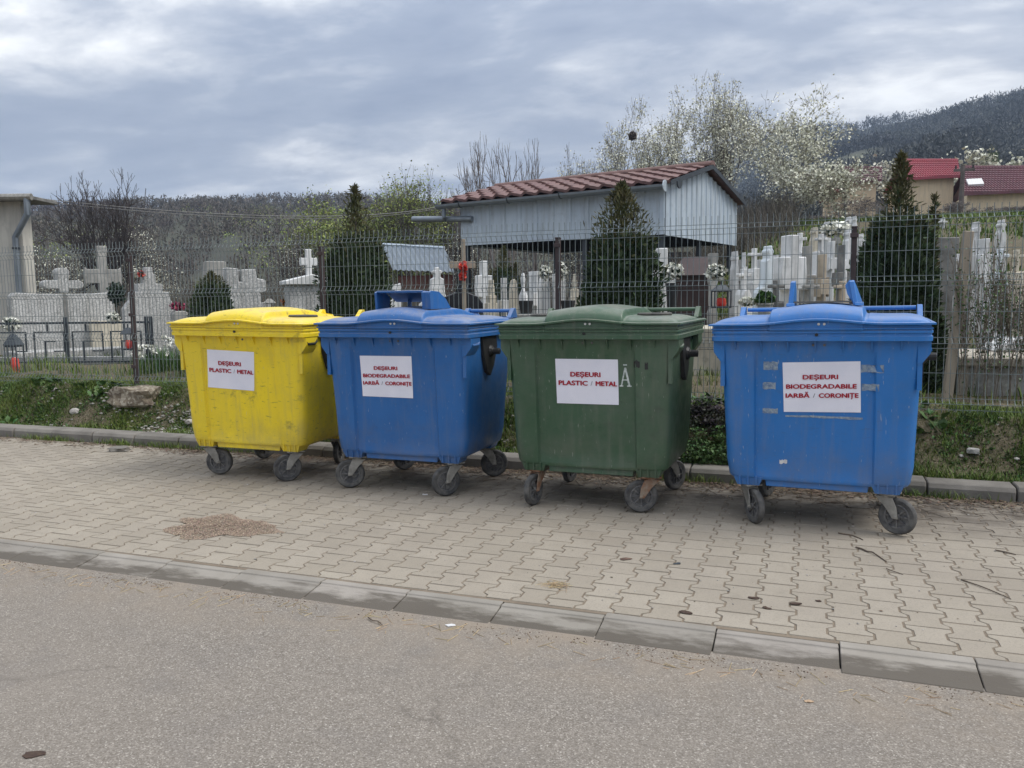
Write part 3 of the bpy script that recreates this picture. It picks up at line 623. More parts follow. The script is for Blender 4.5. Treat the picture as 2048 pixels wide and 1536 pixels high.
        for k in range(8):
            a = 2 * PI * k / 8; c_, s_ = math.cos(a), math.sin(a)
            p0 = (0.072 + 0.02 * c_, -0.1535 + 0.02 * s_); p1 = (0.072 + 0.073 * c_, -0.1535 + 0.073 * s_); ox, oz = -s_ * 0.005, c_ * 0.005
            hb.prism([(p0[0] + ox, p0[1] + oz), (p1[0] + ox, p1[1] + oz), (p1[0] - ox, p1[1] - oz), (p0[0] - ox, p0[1] - oz)], -0.016, 0.016)
        hb.obj('hub', MT['hub'], ca)
    # paper notice stuck on the front panel
    bpy.context.view_layer.update()
    Rz = Matrix.Translation((bx, by, 0)) @ t.rotation_euler.to_matrix().to_4x4(); inv = np.array(Rz.inverted())
    nw = np.array(Rz.to_3x3() @ Vector((0, -1, -0.062)).normalized()); p0w = np.array(Rz @ Vector((0, front_y(1.0) + 0.0205, 1.0)))
    loc = [(inv @ np.append(on_plane(u, v, p0w, nw), 1))[:3] for u, v in paper_px]   # tl, tr, br, bl
    def face_pt(x, z, off): return (x, front_y(z) + (0.0215 if -0.395 < x < 0.355 else 0.0) - off, z)
    g = G(); nu, nv = 10, 8; vs = []
    crn = [np.array([q[0], q[2]]) for q in loc]
    for j in range(nv + 1):
        for i in range(nu + 1):
            a, b = i / nu, j / nv
            p = (crn[0] * (1 - a) + crn[1] * a) * (1 - b) + (crn[3] * (1 - a) + crn[2] * a) * b
            edge = max(abs(a - .5), abs(b - .5)) * 2
            vs.append(face_pt(p[0], p[1], 0.003 + 0.0015 * math.sin(a * 7 + j) * (edge < 0.95) + (0.003 if (i, j) in ((0, nv), (nu, nv)) else 0)))
    fs = [(j * (nu + 1) + i, j * (nu + 1) + i + 1, (j + 1) * (nu + 1) + i + 1, (j + 1) * (nu + 1) + i) for j in range(nv) for i in range(nu)]
    pap = g.add(vs, fs).obj('paper_notice', MT['paper'], t, smooth=True)
    wv = crn[1] - crn[0]; Wd = np.linalg.norm(wv); hv = crn[3] - crn[0]; slope = math.atan2(wv[1], wv[0])
    for (txt, relw, relx, rely, capr) in lines:
        cx, cz = crn[0] + wv * relx + hv * rely; cap = capr * Wd; wid = relw * Wd
        segs = [txt]; 
        if '/' in txt:
            l_, r_ = [q.strip() for q in txt.split('/')]; n_l, n_r = len(l_) , len(r_); tot = n_l + n_r + 2.0
            segs = [(l_, 0.0, n_l / tot * 1.0), ('/', (n_l + 0.75) / tot, 0.45 / tot), (r_, (n_l + 2.0) / tot, n_r / tot)]
        else: segs = [(txt, 0.0, 1.0)]
        for (sg, s0, sw) in segs:
            zc0 = cz - cap / 2
            x0 = cx - wid / 2 + s0 * wid
            # face plane: right = +x, up = along the leaning front
            yb, yt = front_y(zc0) + 0.0215 - 0.0065, front_y(zc0 + 0.1) + 0.0215 - 0.0065
            up = Vector((0, (yt - yb) / 0.1, 1)).normalized(); rt = Vector((math.cos(slope), 0, math.sin(slope))); nrm = rt.cross(up)
            zoff = (x0 - cx) * math.tan(slope)
            mm = Matrix(((rt.x, up.x, nrm.x, x0), (rt.y, up.y, nrm.y, yb + zoff * up.y), (rt.z, up.z, nrm.z, zc0 + zoff), (0, 0, 0, 1)))
            add_text(sg, sw * wid, cap, MT['grey_ink'] if sg == '/' else MT['red_ink'], 'lettering', pap, mm, 0.0 if sg == '/' else 0.075)
    def patch(name, x0, z0, x1, z1, m_, jag=0.006, off=0.0015, n=7):
        pts = []
        for i in range(n): pts.append((x0 + (x1 - x0) * i / (n - 1), z1 + random.uniform(-jag, jag)))
        for i in range(n): pts.append((x1 - (x1 - x0) * i / (n - 1), z0 + random.uniform(-jag, jag)))
        # thin solid patch
        vs = [face_pt(x, z, off) for x, z in pts] + [face_pt(x, z, -0.001) for x, z in pts]; k = len(pts)
        return G().add(vs, [tuple(range(k))] + [(i, i + k, (i + 1) % k + k, (i + 1) % k) for i in range(k)]).obj(name, m_, t)
    return t, patch, crn
L2 = [('DEȘEURI', 0.476, 0.48, 0.335, 0.073), ('PLASTIC / METAL', 0.93, 0.51, 0.53, 0.073)]
L3 = [('DEȘEURI', 0.45, 0.49, 0.296, 0.062), ('BIODEGRADABILE', 0.905, 0.495, 0.483, 0.062), ('IARBĂ / CORONIȚE', 0.935, 0.50, 0.665, 0.062)]
b1, patch1, _ = make_bin('round', 'waste_container', 'scuffed yellow waste container with a plastic and metal notice at the row end', -4.718, 5.850, 0.041, -0.012, MT['yellow'],
    [(414.6, 698.6), (508.5, 704.0), (508.8, 781.8), (416.7, 774.3)], L2, [(-0.445, 0.21, RAD(15), False), (0.445, 0.21, RAD(-140), False), (-0.445, 0.93, RAD(70), False), (0.445, 0.93, RAD(100), False)], (), (1,))
b2, patch2, _ = make_bin('hood', 'waste_container', 'blue waste container with a raised lid hood between the yellow and green ones', -3.143, 5.786, 0.003, -0.002, MT['blue_a'],
    [(719.8, 711.2), (823.1, 712.4), (826.6, 796.6), (726.0, 792.0)], L3, [(-0.445, 0.21, RAD(-152), False), (0.445, 0.21, RAD(-132), False), (-0.445, 0.93, RAD(60), False), (0.445, 0.93, RAD(30), False)], ((0.22, 0.62),), (1,))
b3, patch3, crn3 = make_bin('round', 'waste_container', 'dark green waste container with a plastic and metal notice and rusty castors', -1.521, 5.732, -0.029, 0.006, MT['green'],
    [(1110.6, 717.3), (1236.0, 719.0), (1237.8, 809.8), (1114.4, 806.2)], L2, [(-0.445, 0.21, RAD(-100), True), (0.445, 0.21, RAD(-160), True), (-0.445, 0.93, RAD(80), False), (0.445, 0.93, RAD(60), False)], ((0.22, 0.62),), (1,))
b4, patch4, crn4 = make_bin('cheeks', 'waste_container', 'bright blue waste container with two upright fins on its lid, nearest at the right', 0.066, 5.699, -0.075, 0.011, MT['blue_b'],
    [(1565.2, 724.9), (1721.0, 722.4), (1721.8, 825.0), (1567.7, 823.5)], L3, [(-0.445, 0.21, RAD(-55), False), (0.445, 0.21, RAD(-22), False), (-0.445, 0.93, RAD(70), False), (0.445, 0.93, RAD(80), False)], ((-0.60, -0.22), (0.22, 0.62)), (-1, 1))
# tape remains, a torn sticker, and painted marks
xl, xr = crn4[0][0], crn4[1][0]; zt_, zb_ = crn4[0][1], crn4[3][1]
for (x0, x1, z0, z1) in ((xl - 0.125, xl - 0.03, zt_ - 0.05, zt_ + 0.005), (xl - 0.13, xl - 0.045, zt_ - 0.185, zt_ - 0.14), (xr + 0.005, xr + 0.14, zt_ - 0.06, zt_ - 0.01), (xr + 0.01, xr + 0.115, zt_ - 0.18, zt_ - 0.135), (xl - 0.13, xl - 0.03, zb_ - 0.015, zb_ + 0.02), (xl + 0.02, xr + 0.02, zb_ - 0.035, zb_ - 0.02)):
    patch4('tape_strip', x0, z0, x1, z1, MT['tape'], 0.004)
patch4('sticker_scrap', -0.235, 0.445, -0.185, 0.47, MT['foil'], 0.006)
xr3, zt3 = crn3[1][0], crn3[0][1]
patch3('paint_smudge', xr3 + 0.115, zt3 - 0.055, xr3 + 0.165, zt3 - 0.005, MT['black_plastic'], 0.010)
patch3('paint_smudge', xr3 + 0.20, zt3 - 0.07, xr3 + 0.225, zt3 - 0.02, MT['black_plastic'], 0.008)
gA = G(); ax = xr3 + 0.052; az = zt3 - 0.195; hA = 0.135
for (pa, pb, w_) in (((-0.03, 0), (0.0, hA), 0.010), ((0.03, 0), (0.0, hA), 0.014), ((-0.018, 0.045), (0.018, 0.045), 0.009), ((-0.044, 0), (-0.016, 0), 0.009), ((0.012, 0), (0.046, 0), 0.009), ((-0.014, hA + 0.02), (0.014, hA + 0.02), 0.009)):
    dx, dz = pb[0] - pa[0], pb[1] - pa[1]; L_ = math.hypot(dx, dz); ox, oz = -dz / L_ * w_ / 2, dx / L_ * w_ / 2
    q = [(pa[0] + ox, pa[1] + oz), (pb[0] + ox, pb[1] + oz), (pb[0] - ox, pb[1] - oz), (pa[0] - ox, pa[1] - oz)]
    gA.add([(ax + x, front_y(az + z) + 0.0215 - 0.0015, az + z) for x, z in q], [(0, 1, 2, 3)])
gA.obj('painted_letter', MT['white_paint'], b3)

# ------------------------------------------------------------------ mesh fence
FY = 8.0; PITCH = 2.79; FX0 = 0.372
fence = empty('mesh_fence', (FX0, FY, 0.5), 0, 'long grey green welded mesh fence on brown posts along the cemetery edge', 'fence')
ZR = [2.28, 2.238, 2.186, 1.977, 1.755, 1.707, 1.664, 1.438, 1.212, 1.16, 1.116, 0.899, 0.677, 0.63, 0.575]
FOLD = {2.238: 1, 1.707: 1, 1.16: 1, 0.63: 1}
def wire_panel_mesh():
    path = [(0.0, 2.36)]
    for z in ZR: path.append((-0.035 if z in FOLD else 0.0, z))
    path.append((0.0, 0.55))
    n = 50; r = 0.0033; g_v = []; g_f = []
    for k in range(n):
        x = -PITCH / 2 + 0.03 + (PITCH - 0.06) * k / (n - 1); b = len(g_v)
        for (y, z) in path:
            for a in range(4): g_v.append((x + r * math.cos(a * PI / 2 + .78), y + r * math.sin(a * PI / 2 + .78), z))
        for i in range(len(path) - 1):
            for a in range(4): g_f.append((b + i * 4 + a, b + i * 4 + (a + 1) % 4, b + i * 4 + 4 + (a + 1) % 4, b + i * 4 + 4 + a))
    for z in ZR:
        y = (-0.035 if z in FOLD else 0.0) - 0.005; b = len(g_v)
        for x in (-PITCH / 2 + 0.02, PITCH / 2 - 0.02):
            for a in range(4): g_v.append((x, y + r * math.cos(a * PI / 2 + .78), z + r * math.sin(a * PI / 2 + .78)))
        for a in range(4): g_f.append((b + a, b + (a + 1) % 4, b + 4 + (a + 1) % 4, b + 4 + a))
    return np_mesh('wire_panel', g_v, g_f, MT['wire'])
wpm = wire_panel_mesh()
pgm = G().box(-0.024, 0.012, 0.35, 0.024, 0.062, 2.20); pgm.box(-0.027, 0.009, 2.20, 0.027, 0.065, 2.212)
for z in (2.13, 1.45, 0.8): pgm.box(-0.035, -0.008, z - 0.02, 0.035, 0.012, z + 0.02)
postm = pgm.mesh('post', MT['post'], bevel=0.003)
for k in range(-6, 4):
    o = link('post', postm, fence); o.location = (PITCH * k, 0, -0.5); o.rotation_euler = (0, random.gauss(0, 0.006), 0)
    p = link('wire_panel', wpm, fence); p.location = (PITCH * (k + 0.5), 0, -0.5 + random.gauss(0, 0.006)); p.rotation_euler = (random.gauss(0, 0.006), 0, 0)

# ------------------------------------------------------------------ embankment growth
def blades(P, h, w, lean, name, m):
    n = len(P); a = rng.uniform(0, 2 * PI, n); d = np.stack([np.cos(a), np.sin(a), np.zeros(n)], 1); sd = np.stack([-np.sin(a), np.cos(a), np.zeros(n)], 1)
    h = np.asarray(h)[:, None]; w = np.asarray(w)[:, None]; ln = (np.asarray(lean)[:, None]) * h
    up = np.array([[0, 0, 1.0]])
    v = np.stack([P - sd * w, P + sd * w, P + up * h * 0.55 + d * ln * 0.35 + sd * w * 0.8, P + up * h * 0.55 + d * ln * 0.35 - sd * w * 0.8, P + up * h + d * ln], 1).reshape(-1, 3)
    b = np.arange(n) * 5
    f = np.concatenate([np.stack([b, b + 1, b + 2], 1), np.stack([b, b + 2, b + 3], 1), np.stack([b + 3, b + 2, b + 4], 1)])
    return np_mesh(name, v, f, m)
def field(n, x0, x1, y0, y1, thr, sc, seed, sink=0.01):
    X = rng.uniform(x0, x1, n); Y = rng.uniform(y0, y1, n)
    k = np.array([mnoise.noise(Vector((x * sc, y * sc, seed))) + 0.4 * mnoise.noise(Vector((x * sc * 3, y * sc * 3, seed + 5))) for x, y in zip(X, Y)])
    X, Y, k = X[k > thr], Y[k > thr], k[k > thr]
    return np.stack([X, Y, gz(X, Y) - sink], 1), k
P, k = field(150000, -13, 4, 7.31, 8.6, -0.6, 1.6, 1.0); n = len(P)
o = link('grass', blades(P, rng.uniform(0.02, 0.07, n) * (1 + 0.9 * k), rng.uniform(0.002, 0.005, n), rng.uniform(0.1, 0.9, n), 'grass', MT['grass'])); tag(o, kind='stuff')
P, k = field(26000, -18, 6, 8.5, 16, -0.3, 0.8, 2.0); n = len(P)
o = link('grass', blades(P, rng.uniform(0.06, 0.20, n), rng.uniform(0.003, 0.008, n), rng.uniform(0.1, 0.8, n), 'grass', MT['grass'])); tag(o, kind='stuff')
P, k = field(60000, -4, 14, 16, 62, -0.35, 0.3, 2.0); n = len(P)
o = link('grass', blades(P, rng.uniform(0.06, 0.22, n), rng.uniform(0.008, 0.028, n), rng.uniform(0.1, 0.8, n), 'grass', MT['grass'])); tag(o, kind='stuff')
X = np.concatenate([rng.normal(c_, 0.22, 260) for c_ in (-9.6, -8.4, -7.3, -6.6, -5.9, 0.9, -0.95)]); Y = 7.065 - np.abs(rng.normal(0, 0.03, len(X))); n = len(X)
o = link('grass', blades(np.stack([X, Y, np.full(n, -0.003)], 1), rng.uniform(0.02, 0.09, n), rng.uniform(0.0015, 0.004, n), rng.uniform(0.2, 1.0, n), 'grass', MT['grass'])); tag(o, kind='stuff')
def leaf_rosettes(P, size, nl, tilt, name, m):
    """clumps of broad leaves: each leaf a folded diamond"""
    vs, fs = [], []
    for p, s_ in zip(P, size):
        for q in range(nl):
            a = random.uniform(0, 2 * PI); el = random.uniform(*tilt); L_ = s_ * random.uniform(0.5, 1.1); w_ = L_ * random.uniform(0.22, 0.36)
            d = np.array([math.cos(a) * math.cos(el), math.sin(a) * math.cos(el), math.sin(el)]); sd = np.array([-math.sin(a), math.cos(a), 0]); o_ = p + np.array([random.gauss(0, s_ * .3), random.gauss(0, s_ * .3), 0])
            b = len(vs); upv = np.array([0, 0, 1.0])
            vs += [o_, o_ + d * L_ * 0.5 + sd * w_ + upv * w_ * .25, o_ + d * L_ * 0.55, o_ + d * L_ * 0.5 - sd * w_ + upv * w_ * .25, o_ + d * L_ - upv * L_ * 0.12]
            fs += [(b, b + 1, b + 2), (b, b + 2, b + 3), (b + 1, b + 4, b + 2), (b + 2, b + 4, b + 3)]
    return np_mesh(name, np.array(vs), np.array(fs), m)
P, k = field(26000, -13, 4, 7.32, 8.3, -0.5, 2.2, 7.0); n = len(P)
o = link('weeds', leaf_rosettes(P, rng.uniform(0.02, 0.048, n), 5, (0.1, 1.2), 'weeds', MT['leaf'])); tag(o, kind='stuff')
P, k = field(420, -13, 4, 7.4, 8.2, 0.05, 1.1, 11.0); n = len(P)
o = link('dandelion_leaves', leaf_rosettes(P, rng.uniform(0.08, 0.16, n), 9, (0.3, 1.2), 'dandelion_leaves', MT['leaf'])); tag(o, kind='stuff')
P = np.stack([rng.uniform(-1.3, -0.5, 500), rng.uniform(7.62, 7.85, 500), np.zeros(500)], 1); P[:, 2] = gz(P[:, 0], P[:, 1]) + rng.uniform(0, 0.12, 500)
o = link('deadnettle', leaf_rosettes(P, rng.uniform(0.025, 0.05, 500), 6, (0.0, 1.2), 'deadnettle', MT['deadnettle'])); tag(o, kind='stuff')
P = np.stack([rng.uniform(-1.3, -0.35, 700), rng.uniform(7.26, 7.6, 700), np.zeros(700)], 1); P[:, 2] = gz(P[:, 0], P[:, 1]) + rng.uniform(0, 0.16, 700)
o = link('weeds', leaf_rosettes(P, rng.uniform(0.02, 0.045, 700), 7, (0.0, 1.2), 'weeds', MT['leaf'])); tag(o, kind='stuff')
def pebbles(P, r, name, m, flat=0.6):
    ico = [(0, 0, 1), (0.894, 0, 0.447), (0.276, 0.851, 0.447), (-0.724, 0.526, 0.447), (-0.724, -0.526, 0.447), (0.276, -0.851, 0.447), (0.724, 0.526, -0.447), (-0.276, 0.851, -0.447), (-0.894, 0, -0.447), (-0.276, -0.851, -0.447), (0.724, -0.526, -0.447), (0, 0, -1)]
    tri = [(0, 1, 2), (0, 2, 3), (0, 3, 4), (0, 4, 5), (0, 5, 1), (1, 6, 2), (2, 7, 3), (3, 8, 4), (4, 9, 5), (5, 10, 1), (6, 7, 2), (7, 8, 3), (8, 9, 4), (9, 10, 5), (10, 6, 1), (11, 7, 6), (11, 8, 7), (11, 9, 8), (11, 10, 9), (11, 6, 10)]
    I = np.array(ico); T = np.array(tri); n = len(P)
    sc = rng.uniform(0.6, 1.3, (n, 1, 3)) * np.asarray(r)[:, None, None] * np.array([1, 1, flat]); jit = rng.uniform(0.8, 1.2, (n, 12, 1))
    v = (I[None] * sc * jit + P[:, None, :]).reshape(-1, 3); f = (T[None] + (np.arange(n) * 12)[:, None, None]).reshape(-1, 3)
    return np_mesh(name, v, f, m)
X = np.concatenate([rng.uniform(-13, 4, 500), rng.normal(-6.6, 0.45, 420), rng.normal(-7.8, 0.4, 120)]); Y = np.concatenate([rng.uniform(7.33, 8.1, 500), rng.uniform(7.33, 7.7, 420), rng.uniform(7.6, 7.9, 120)])
o = link('gravel', pebbles(np.stack([X, Y, gz(X, Y) + 0.004], 1), rng.uniform(0.006, 0.028, len(X)), 'gravel', MT['pebble'])); tag(o, kind='stuff')
def rock(name, loc, dims, m, label, cat, seed, sub=3, amp=0.25, rz=0.0):
    bm = bmesh.new(); bmesh.ops.create_icosphere(bm, subdivisions=sub, radius=1.0)
    for v in bm.verts:
        p = v.co.copy(); b_ = Vector([max(-0.72, min(0.72, c)) for c in p]) * 1.25
        v.co = b_ * (1 + amp * mnoise.noise(p * 1.6 + Vector((seed, 0, 0))) + amp * 0.5 * mnoise.noise(p * 4 + Vector((0, seed, 0))))
        v.co.x *= dims[0] / 2; v.co.y *= dims[1] / 2; v.co.z *= dims[2] / 2
    me = bpy.data.meshes.new(name); bm.to_mesh(me); bm.free(); me.materials.append(m)
    o = link(name, me); o.location = loc; o.rotation_euler = (0, 0, rz); return tag(o, label, cat)
MT['footing'] = mk('crumbling_footing', (0.25, 0.21, 0.15), (0.12, 0.092, 0.07), 7, 0.95, 1.0, 25, speck=(0.45, 0.41, 0.33), speckscale=30, specka=0.7)
rock('concrete_lump', (-7.75, 7.80, 0.45), (0.66, 0.42, 0.26), MT['footing'], 'broken lump of pebbly concrete at the foot of the left fence post', 'concrete lump', 3.3)
rock('stone', (-8.55, 7.60, 0.26), (0.15, 0.12, 0.09), MT['pebble'], 'rounded grey stone in the grass left of the concrete lump', 'stone', 1.0, 2)
rock('stone', (-6.72, 7.52, 0.22), (0.10, 0.09, 0.06), MT['pebble'], 'pale round stone among gravel just left of the yellow container', 'stone', 2.0, 2)
rock('stone', (1.32, 7.62, 0.29), (0.10, 0.07, 0.05), MT['stone_grey'], 'greyish stone in the grass right of the bright blue container', 'stone', 5.0, 2)
p = at(247, 902, 6.35)
rock('stone', (-7.0, 6.74, 0.022), (0.22, 0.15, 0.055), MT['kerb2'], 'flat slab of broken stone on the paving left of the yellow container', 'stone', 6.0, 2, rz=0.3)

# ------------------------------------------------------------------ litter on the paving and road
n = 5200; X = rng.uniform(-11, 3, n); Y = 7.07 - np.abs(rng.normal(0, 0.16, n)); w_ = rng.uniform(0, 1, n)
keep = (X > -6.5) | (w_ < 0.35)
P = np.stack([X, Y, np.full(n, 0.004)], 1)[keep]
o = link('leaf_litter', leaf_rosettes(P, rng.uniform(0.015, 0.05, len(P)), 2, (-0.05, 0.35), 'leaf_litter', MT['litter'])); tag(o, kind='stuff')
X = np.concatenate([rng.uniform(-4, 2.6, 500), rng.uniform(-6, 2.5, 260)]); Y = np.concatenate([rng.uniform(6.0, 7.05, 500), rng.uniform(4.1, 6.2, 260)])
P = np.stack([X, Y, np.full(len(X), 0.002)], 1)
o = link('leaf_litter', leaf_rosettes(P, rng.uniform(0.006, 0.024, len(P)), 1, (-0.02, 0.3), 'leaf_litter', MT['litter'])); tag(o, kind='stuff')
n = 1500; X = rng.uniform(-7, 2, n); Y = 3.655 - np.abs(rng.normal(0, 0.07, n)); P = np.stack([X, Y, np.full(n, -0.034)], 1)
keep = np.array([mnoise.noise(Vector((x * 2, 0, 4.0))) > -0.15 for x in X]); P = P[keep]
o = link('dust_crumbs', pebbles(P, rng.uniform(0.001, 0.005, len(P)), 'dust_crumbs', MT['litter'])); tag(o, kind='stuff')
n = 900; X = rng.uniform(-6, 2, n); Y = rng.uniform(1.2, 3.6, n)
o = link('road_grit', pebbles(np.stack([X, Y, np.full(n, -0.034)], 1), rng.uniform(0.0012, 0.0042, n), 'road_grit', MT['pebble'])); tag(o, kind='stuff')
n = 500; X = rng.uniform(-6, 2.6, n); Y = rng.uniform(3.95, 6.9, n)
o = link('road_grit', pebbles(np.stack([X, Y, np.full(n, 0.002)], 1), rng.uniform(0.0015, 0.008, n), 'road_grit', MT['pebble'])); tag(o, kind='stuff')
# straw stalks along the gutter
def stalks(P, L_, r, name, m):
    n = len(P); a = rng.uniform(0, PI, n); d = np.stack([np.cos(a), np.sin(a), rng.uniform(-.02, .12, n)], 1) * np.asarray(L_)[:, None]; s_ = np.stack([-np.sin(a), np.cos(a), np.zeros(n)], 1) * r; up = np.array([[0, 0, r * 1.6]])
    A = P - d / 2; B = P + d / 2
    v = np.stack([A - s_, A + s_, A + up, B - s_, B + s_, B + up], 1).reshape(-1, 3); b = np.arange(n) * 6
    f = np.concatenate([np.stack([b, b + 3, b + 5, b + 2], 1), np.stack([b + 1, b + 2, b + 5, b + 4], 1)])
    return np_mesh(name, v, f, m)
n = 230; X = rng.uniform(-5, 1.6, n); Y = 3.60 - np.abs(rng.normal(0, 0.10, n)); 
o = link('straw', stalks(np.stack([X, Y, np.full(n, -0.033)], 1), rng.uniform(0.02, 0.10, n), 0.0013, 'straw', MT['straw'])); tag(o, kind='stuff')
n = 160; X = rng.uniform(-3, 2.4, n); Y = rng.uniform(6.5, 7.05, n)
o = link('straw', stalks(np.stack([X, Y, np.full(n, 0.006)], 1), rng.uniform(0.05, 0.25, n), 0.0018, 'straw', MT['twig'])); tag(o, kind='stuff')
n = 60; c = at(1112, 1172, 4.4); d_ = ray(1112, 1172); c = CAM + d_ * (-CAM[2] / d_[2])
o = link('straw_clump', stalks(np.stack([rng.normal(c[0], 0.035, n), rng.normal(c[1], 0.02, n), rng.uniform(0.002, 0.012, n)], 1), rng.uniform(0.04, 0.11, n), 0.001, 'straw_clump', MT['straw'])); tag(o, 'small matted clump of dry straw on the pavers below the green container', 'straw')
def gnd(u, v, Z=0.0):
    d = ray(u, v); return CAM + d * ((Z - CAM[2]) / d[2])
def twig(pxs, r, label, Z=0.004):
    pts = [gnd(u, v, Z) for u, v in pxs]; b = np.array(pts[0]); m_ = []
    for i in range(len(pts) - 1):
        for q in range(3): m_.append(pts[i] * (1 - q / 3) + pts[i + 1] * q / 3 + np.array([random.gauss(0, .004), random.gauss(0, .004), abs(random.gauss(0, .003))]))
    m_.append(pts[-1]); rs = [r * (1 - 0.5 * i / len(m_)) for i in range(len(m_))]
    o = G().tube([p - b for p in m_], rs, 5).obj('twig', MT['twig']); o.location = b; tag(o, label, 'twig')
twig([(1714, 1095), (1745, 1106), (1772, 1123)], 0.006, 'short thick dark twig on the pavers below the bright blue container')
twig([(1678, 1067), (1704, 1071), (1726, 1080)], 0.005, 'short dark twig on the pavers just left of a castor of the bright blue container')
twig([(1924, 1159), (1975, 1178), (2022, 1198)], 0.004, 'long thin twig slanting across the pavers at the right edge')
twig([(1990, 1100), (2032, 1109)], 0.005, 'short straight twig on the pavers at the far right')
twig([(1772, 1138), (1806, 1149)], 0.003, 'thin brown twig on the pavers below the thick dark one')
twig([(735, 1285 - 48), (765, 1260 - 10)], 0.0035, 'straw coloured stick lying in the gutter beside the road', -0.03)
def flat_leaf(u, v, sz, rz, m_, name, label, cat, Z=0.003):
    c_ = gnd(u, v, Z); n_ = 10; pts = [(math.cos(2 * PI * k / n_) * sz * random.uniform(0.6, 1.15), math.sin(2 * PI * k / n_) * sz * 0.55 * random.uniform(0.55, 1.2)) for k in range(n_)]
    vs = [(x, y, 0.001 + random.uniform(0, 0.003)) for x, y in pts] + [(0, 0, 0.0025)] + [(x, y, 0.0) for x, y in pts]
    fs = [(k, (k + 1) % n_, n_) for k in range(n_)] + [(k, k + n_ + 1, (k + 1) % n_ + n_ + 1, (k + 1) % n_) for k in range(n_)]
    o = G().add(vs, fs).obj(name, m_); o.location = c_; o.rotation_euler = (0, 0, rz); tag(o, label, cat)
for (u, v, s_, rz, lb) in ((1508, 1196, 0.040, 0.2, 'largest of the four dark leaves lying together on the pavers'), (1590, 1207, 0.036, 0.5, 'curled dark leaf lying right of the largest one'), (1532, 1216, 0.028, -0.4, 'dark leaf lying just below the largest one'), (1637, 1202, 0.019, 0.0, 'smallest rightmost dark leaf of the four on the pavers'), (1373, 1225, 0.038, -0.2, 'dark leaf by itself at the kerb edge of the pavers')):
    flat_leaf(u, v, s_, rz, MT['dead_leaf'], 'dead_leaf', lb, 'leaf')
flat_leaf(66, 1509, 0.045, 0.3, MT['dead_leaf'], 'dead_leaf', 'dark brown leaf on the asphalt at the lower left', 'leaf', -0.033)
flat_leaf(1355, 1127, 0.03, 0.9, MT['iron'], 'dead_leaf', 'grey black crumpled leaf on the pavers right of the reddish debris', 'leaf')
flat_leaf(1250, 1118, 0.04, 0.4, MT['litter'], 'dead_leaf', 'reddish brown crumpled leaf on the pavers below the green container', 'leaf')
flat_leaf(900, 1251, 0.03, 0.3, MT['foil'], 'wrapper', 'crumpled white wrapper in the gutter beside the road', 'wrapper', -0.033)
flat_leaf(850, 989, 0.032, 0.1, MT['foil'], 'wrapper', 'white scrap of wrapper on the shaded pavers by the hooded blue container', 'wrapper')
flat_leaf(1617, 1403, 0.02, 0.4, MT['straw'], 'dead_leaf', 'pale tan leaf on the asphalt below the kerb', 'leaf', -0.033)
# spilled reddish sand
n = 15000; c = gnd(445, 1054); a = rng.uniform(0, 2 * PI, n); r_ = np.sqrt(rng.uniform(0, 1, n)) * (1 + 0.22 * np.sin(3 * a + 1) + 0.12 * np.sin(7 * a))
X = c[0] + r_ * np.cos(a) * 0.43; Y = c[1] + r_ * np.sin(a) * 0.27; hz = 0.012 * np.clip(1 - r_ ** 2, 0, 1)
k = np.array([mnoise.noise(Vector((x * 6, y * 6, 1))) for x, y in zip(X, Y)]); keep = k > (-0.95 + 1.3 * np.clip(r_ - 0.4, 0, 1))
o = link('spilled_sand', pebbles(np.stack([X, Y, 0.002 + hz * rng.uniform(0.3, 1, n)], 1)[keep], rng.uniform(0.0015, 0.005, keep.sum()), 'spilled_sand', MT['sand'])); tag(o, kind='stuff')

# ------------------------------------------------------------------ trees
def seg_mesh(name, segs, m, sides=3):
    A = np.array([s_[0] for s_ in segs]); B = np.array([s_[1] for s_ in segs]); ra = np.array([s_[2] for s_ in segs])[:, None]; rb = np.array([s_[3] for s_ in segs])[:, None]
    d = B - A; d /= np.linalg.norm(d, axis=1, keepdims=True) + 1e-9
    ref = np.where(np.abs(d[:, 2:3]) < 0.9, np.array([[0, 0, 1.0]]), np.array([[1.0, 0, 0]])); x = np.cross(d, ref); x /= np.linalg.norm(x, axis=1, keepdims=True) + 1e-9; y = np.cross(x, d)
    ring = []
    for P_, r_ in ((A, ra), (B + d * rb * 0.3, rb)):
        for k in range(sides):
            ring.append(P_ + x * r_ * math.cos(2 * PI * k / sides) + y * r_ * math.sin(2 * PI * k / sides))
    v = np.stack(ring, 1).reshape(-1, 3); b = np.arange(len(segs)) * 2 * sides
    f = np.concatenate([np.stack([b + k, b + (k + 1) % sides, b + sides + (k + 1) % sides, b + sides + k], 1) for k in range(sides)])
    return np_mesh(name, v, f, m, True)
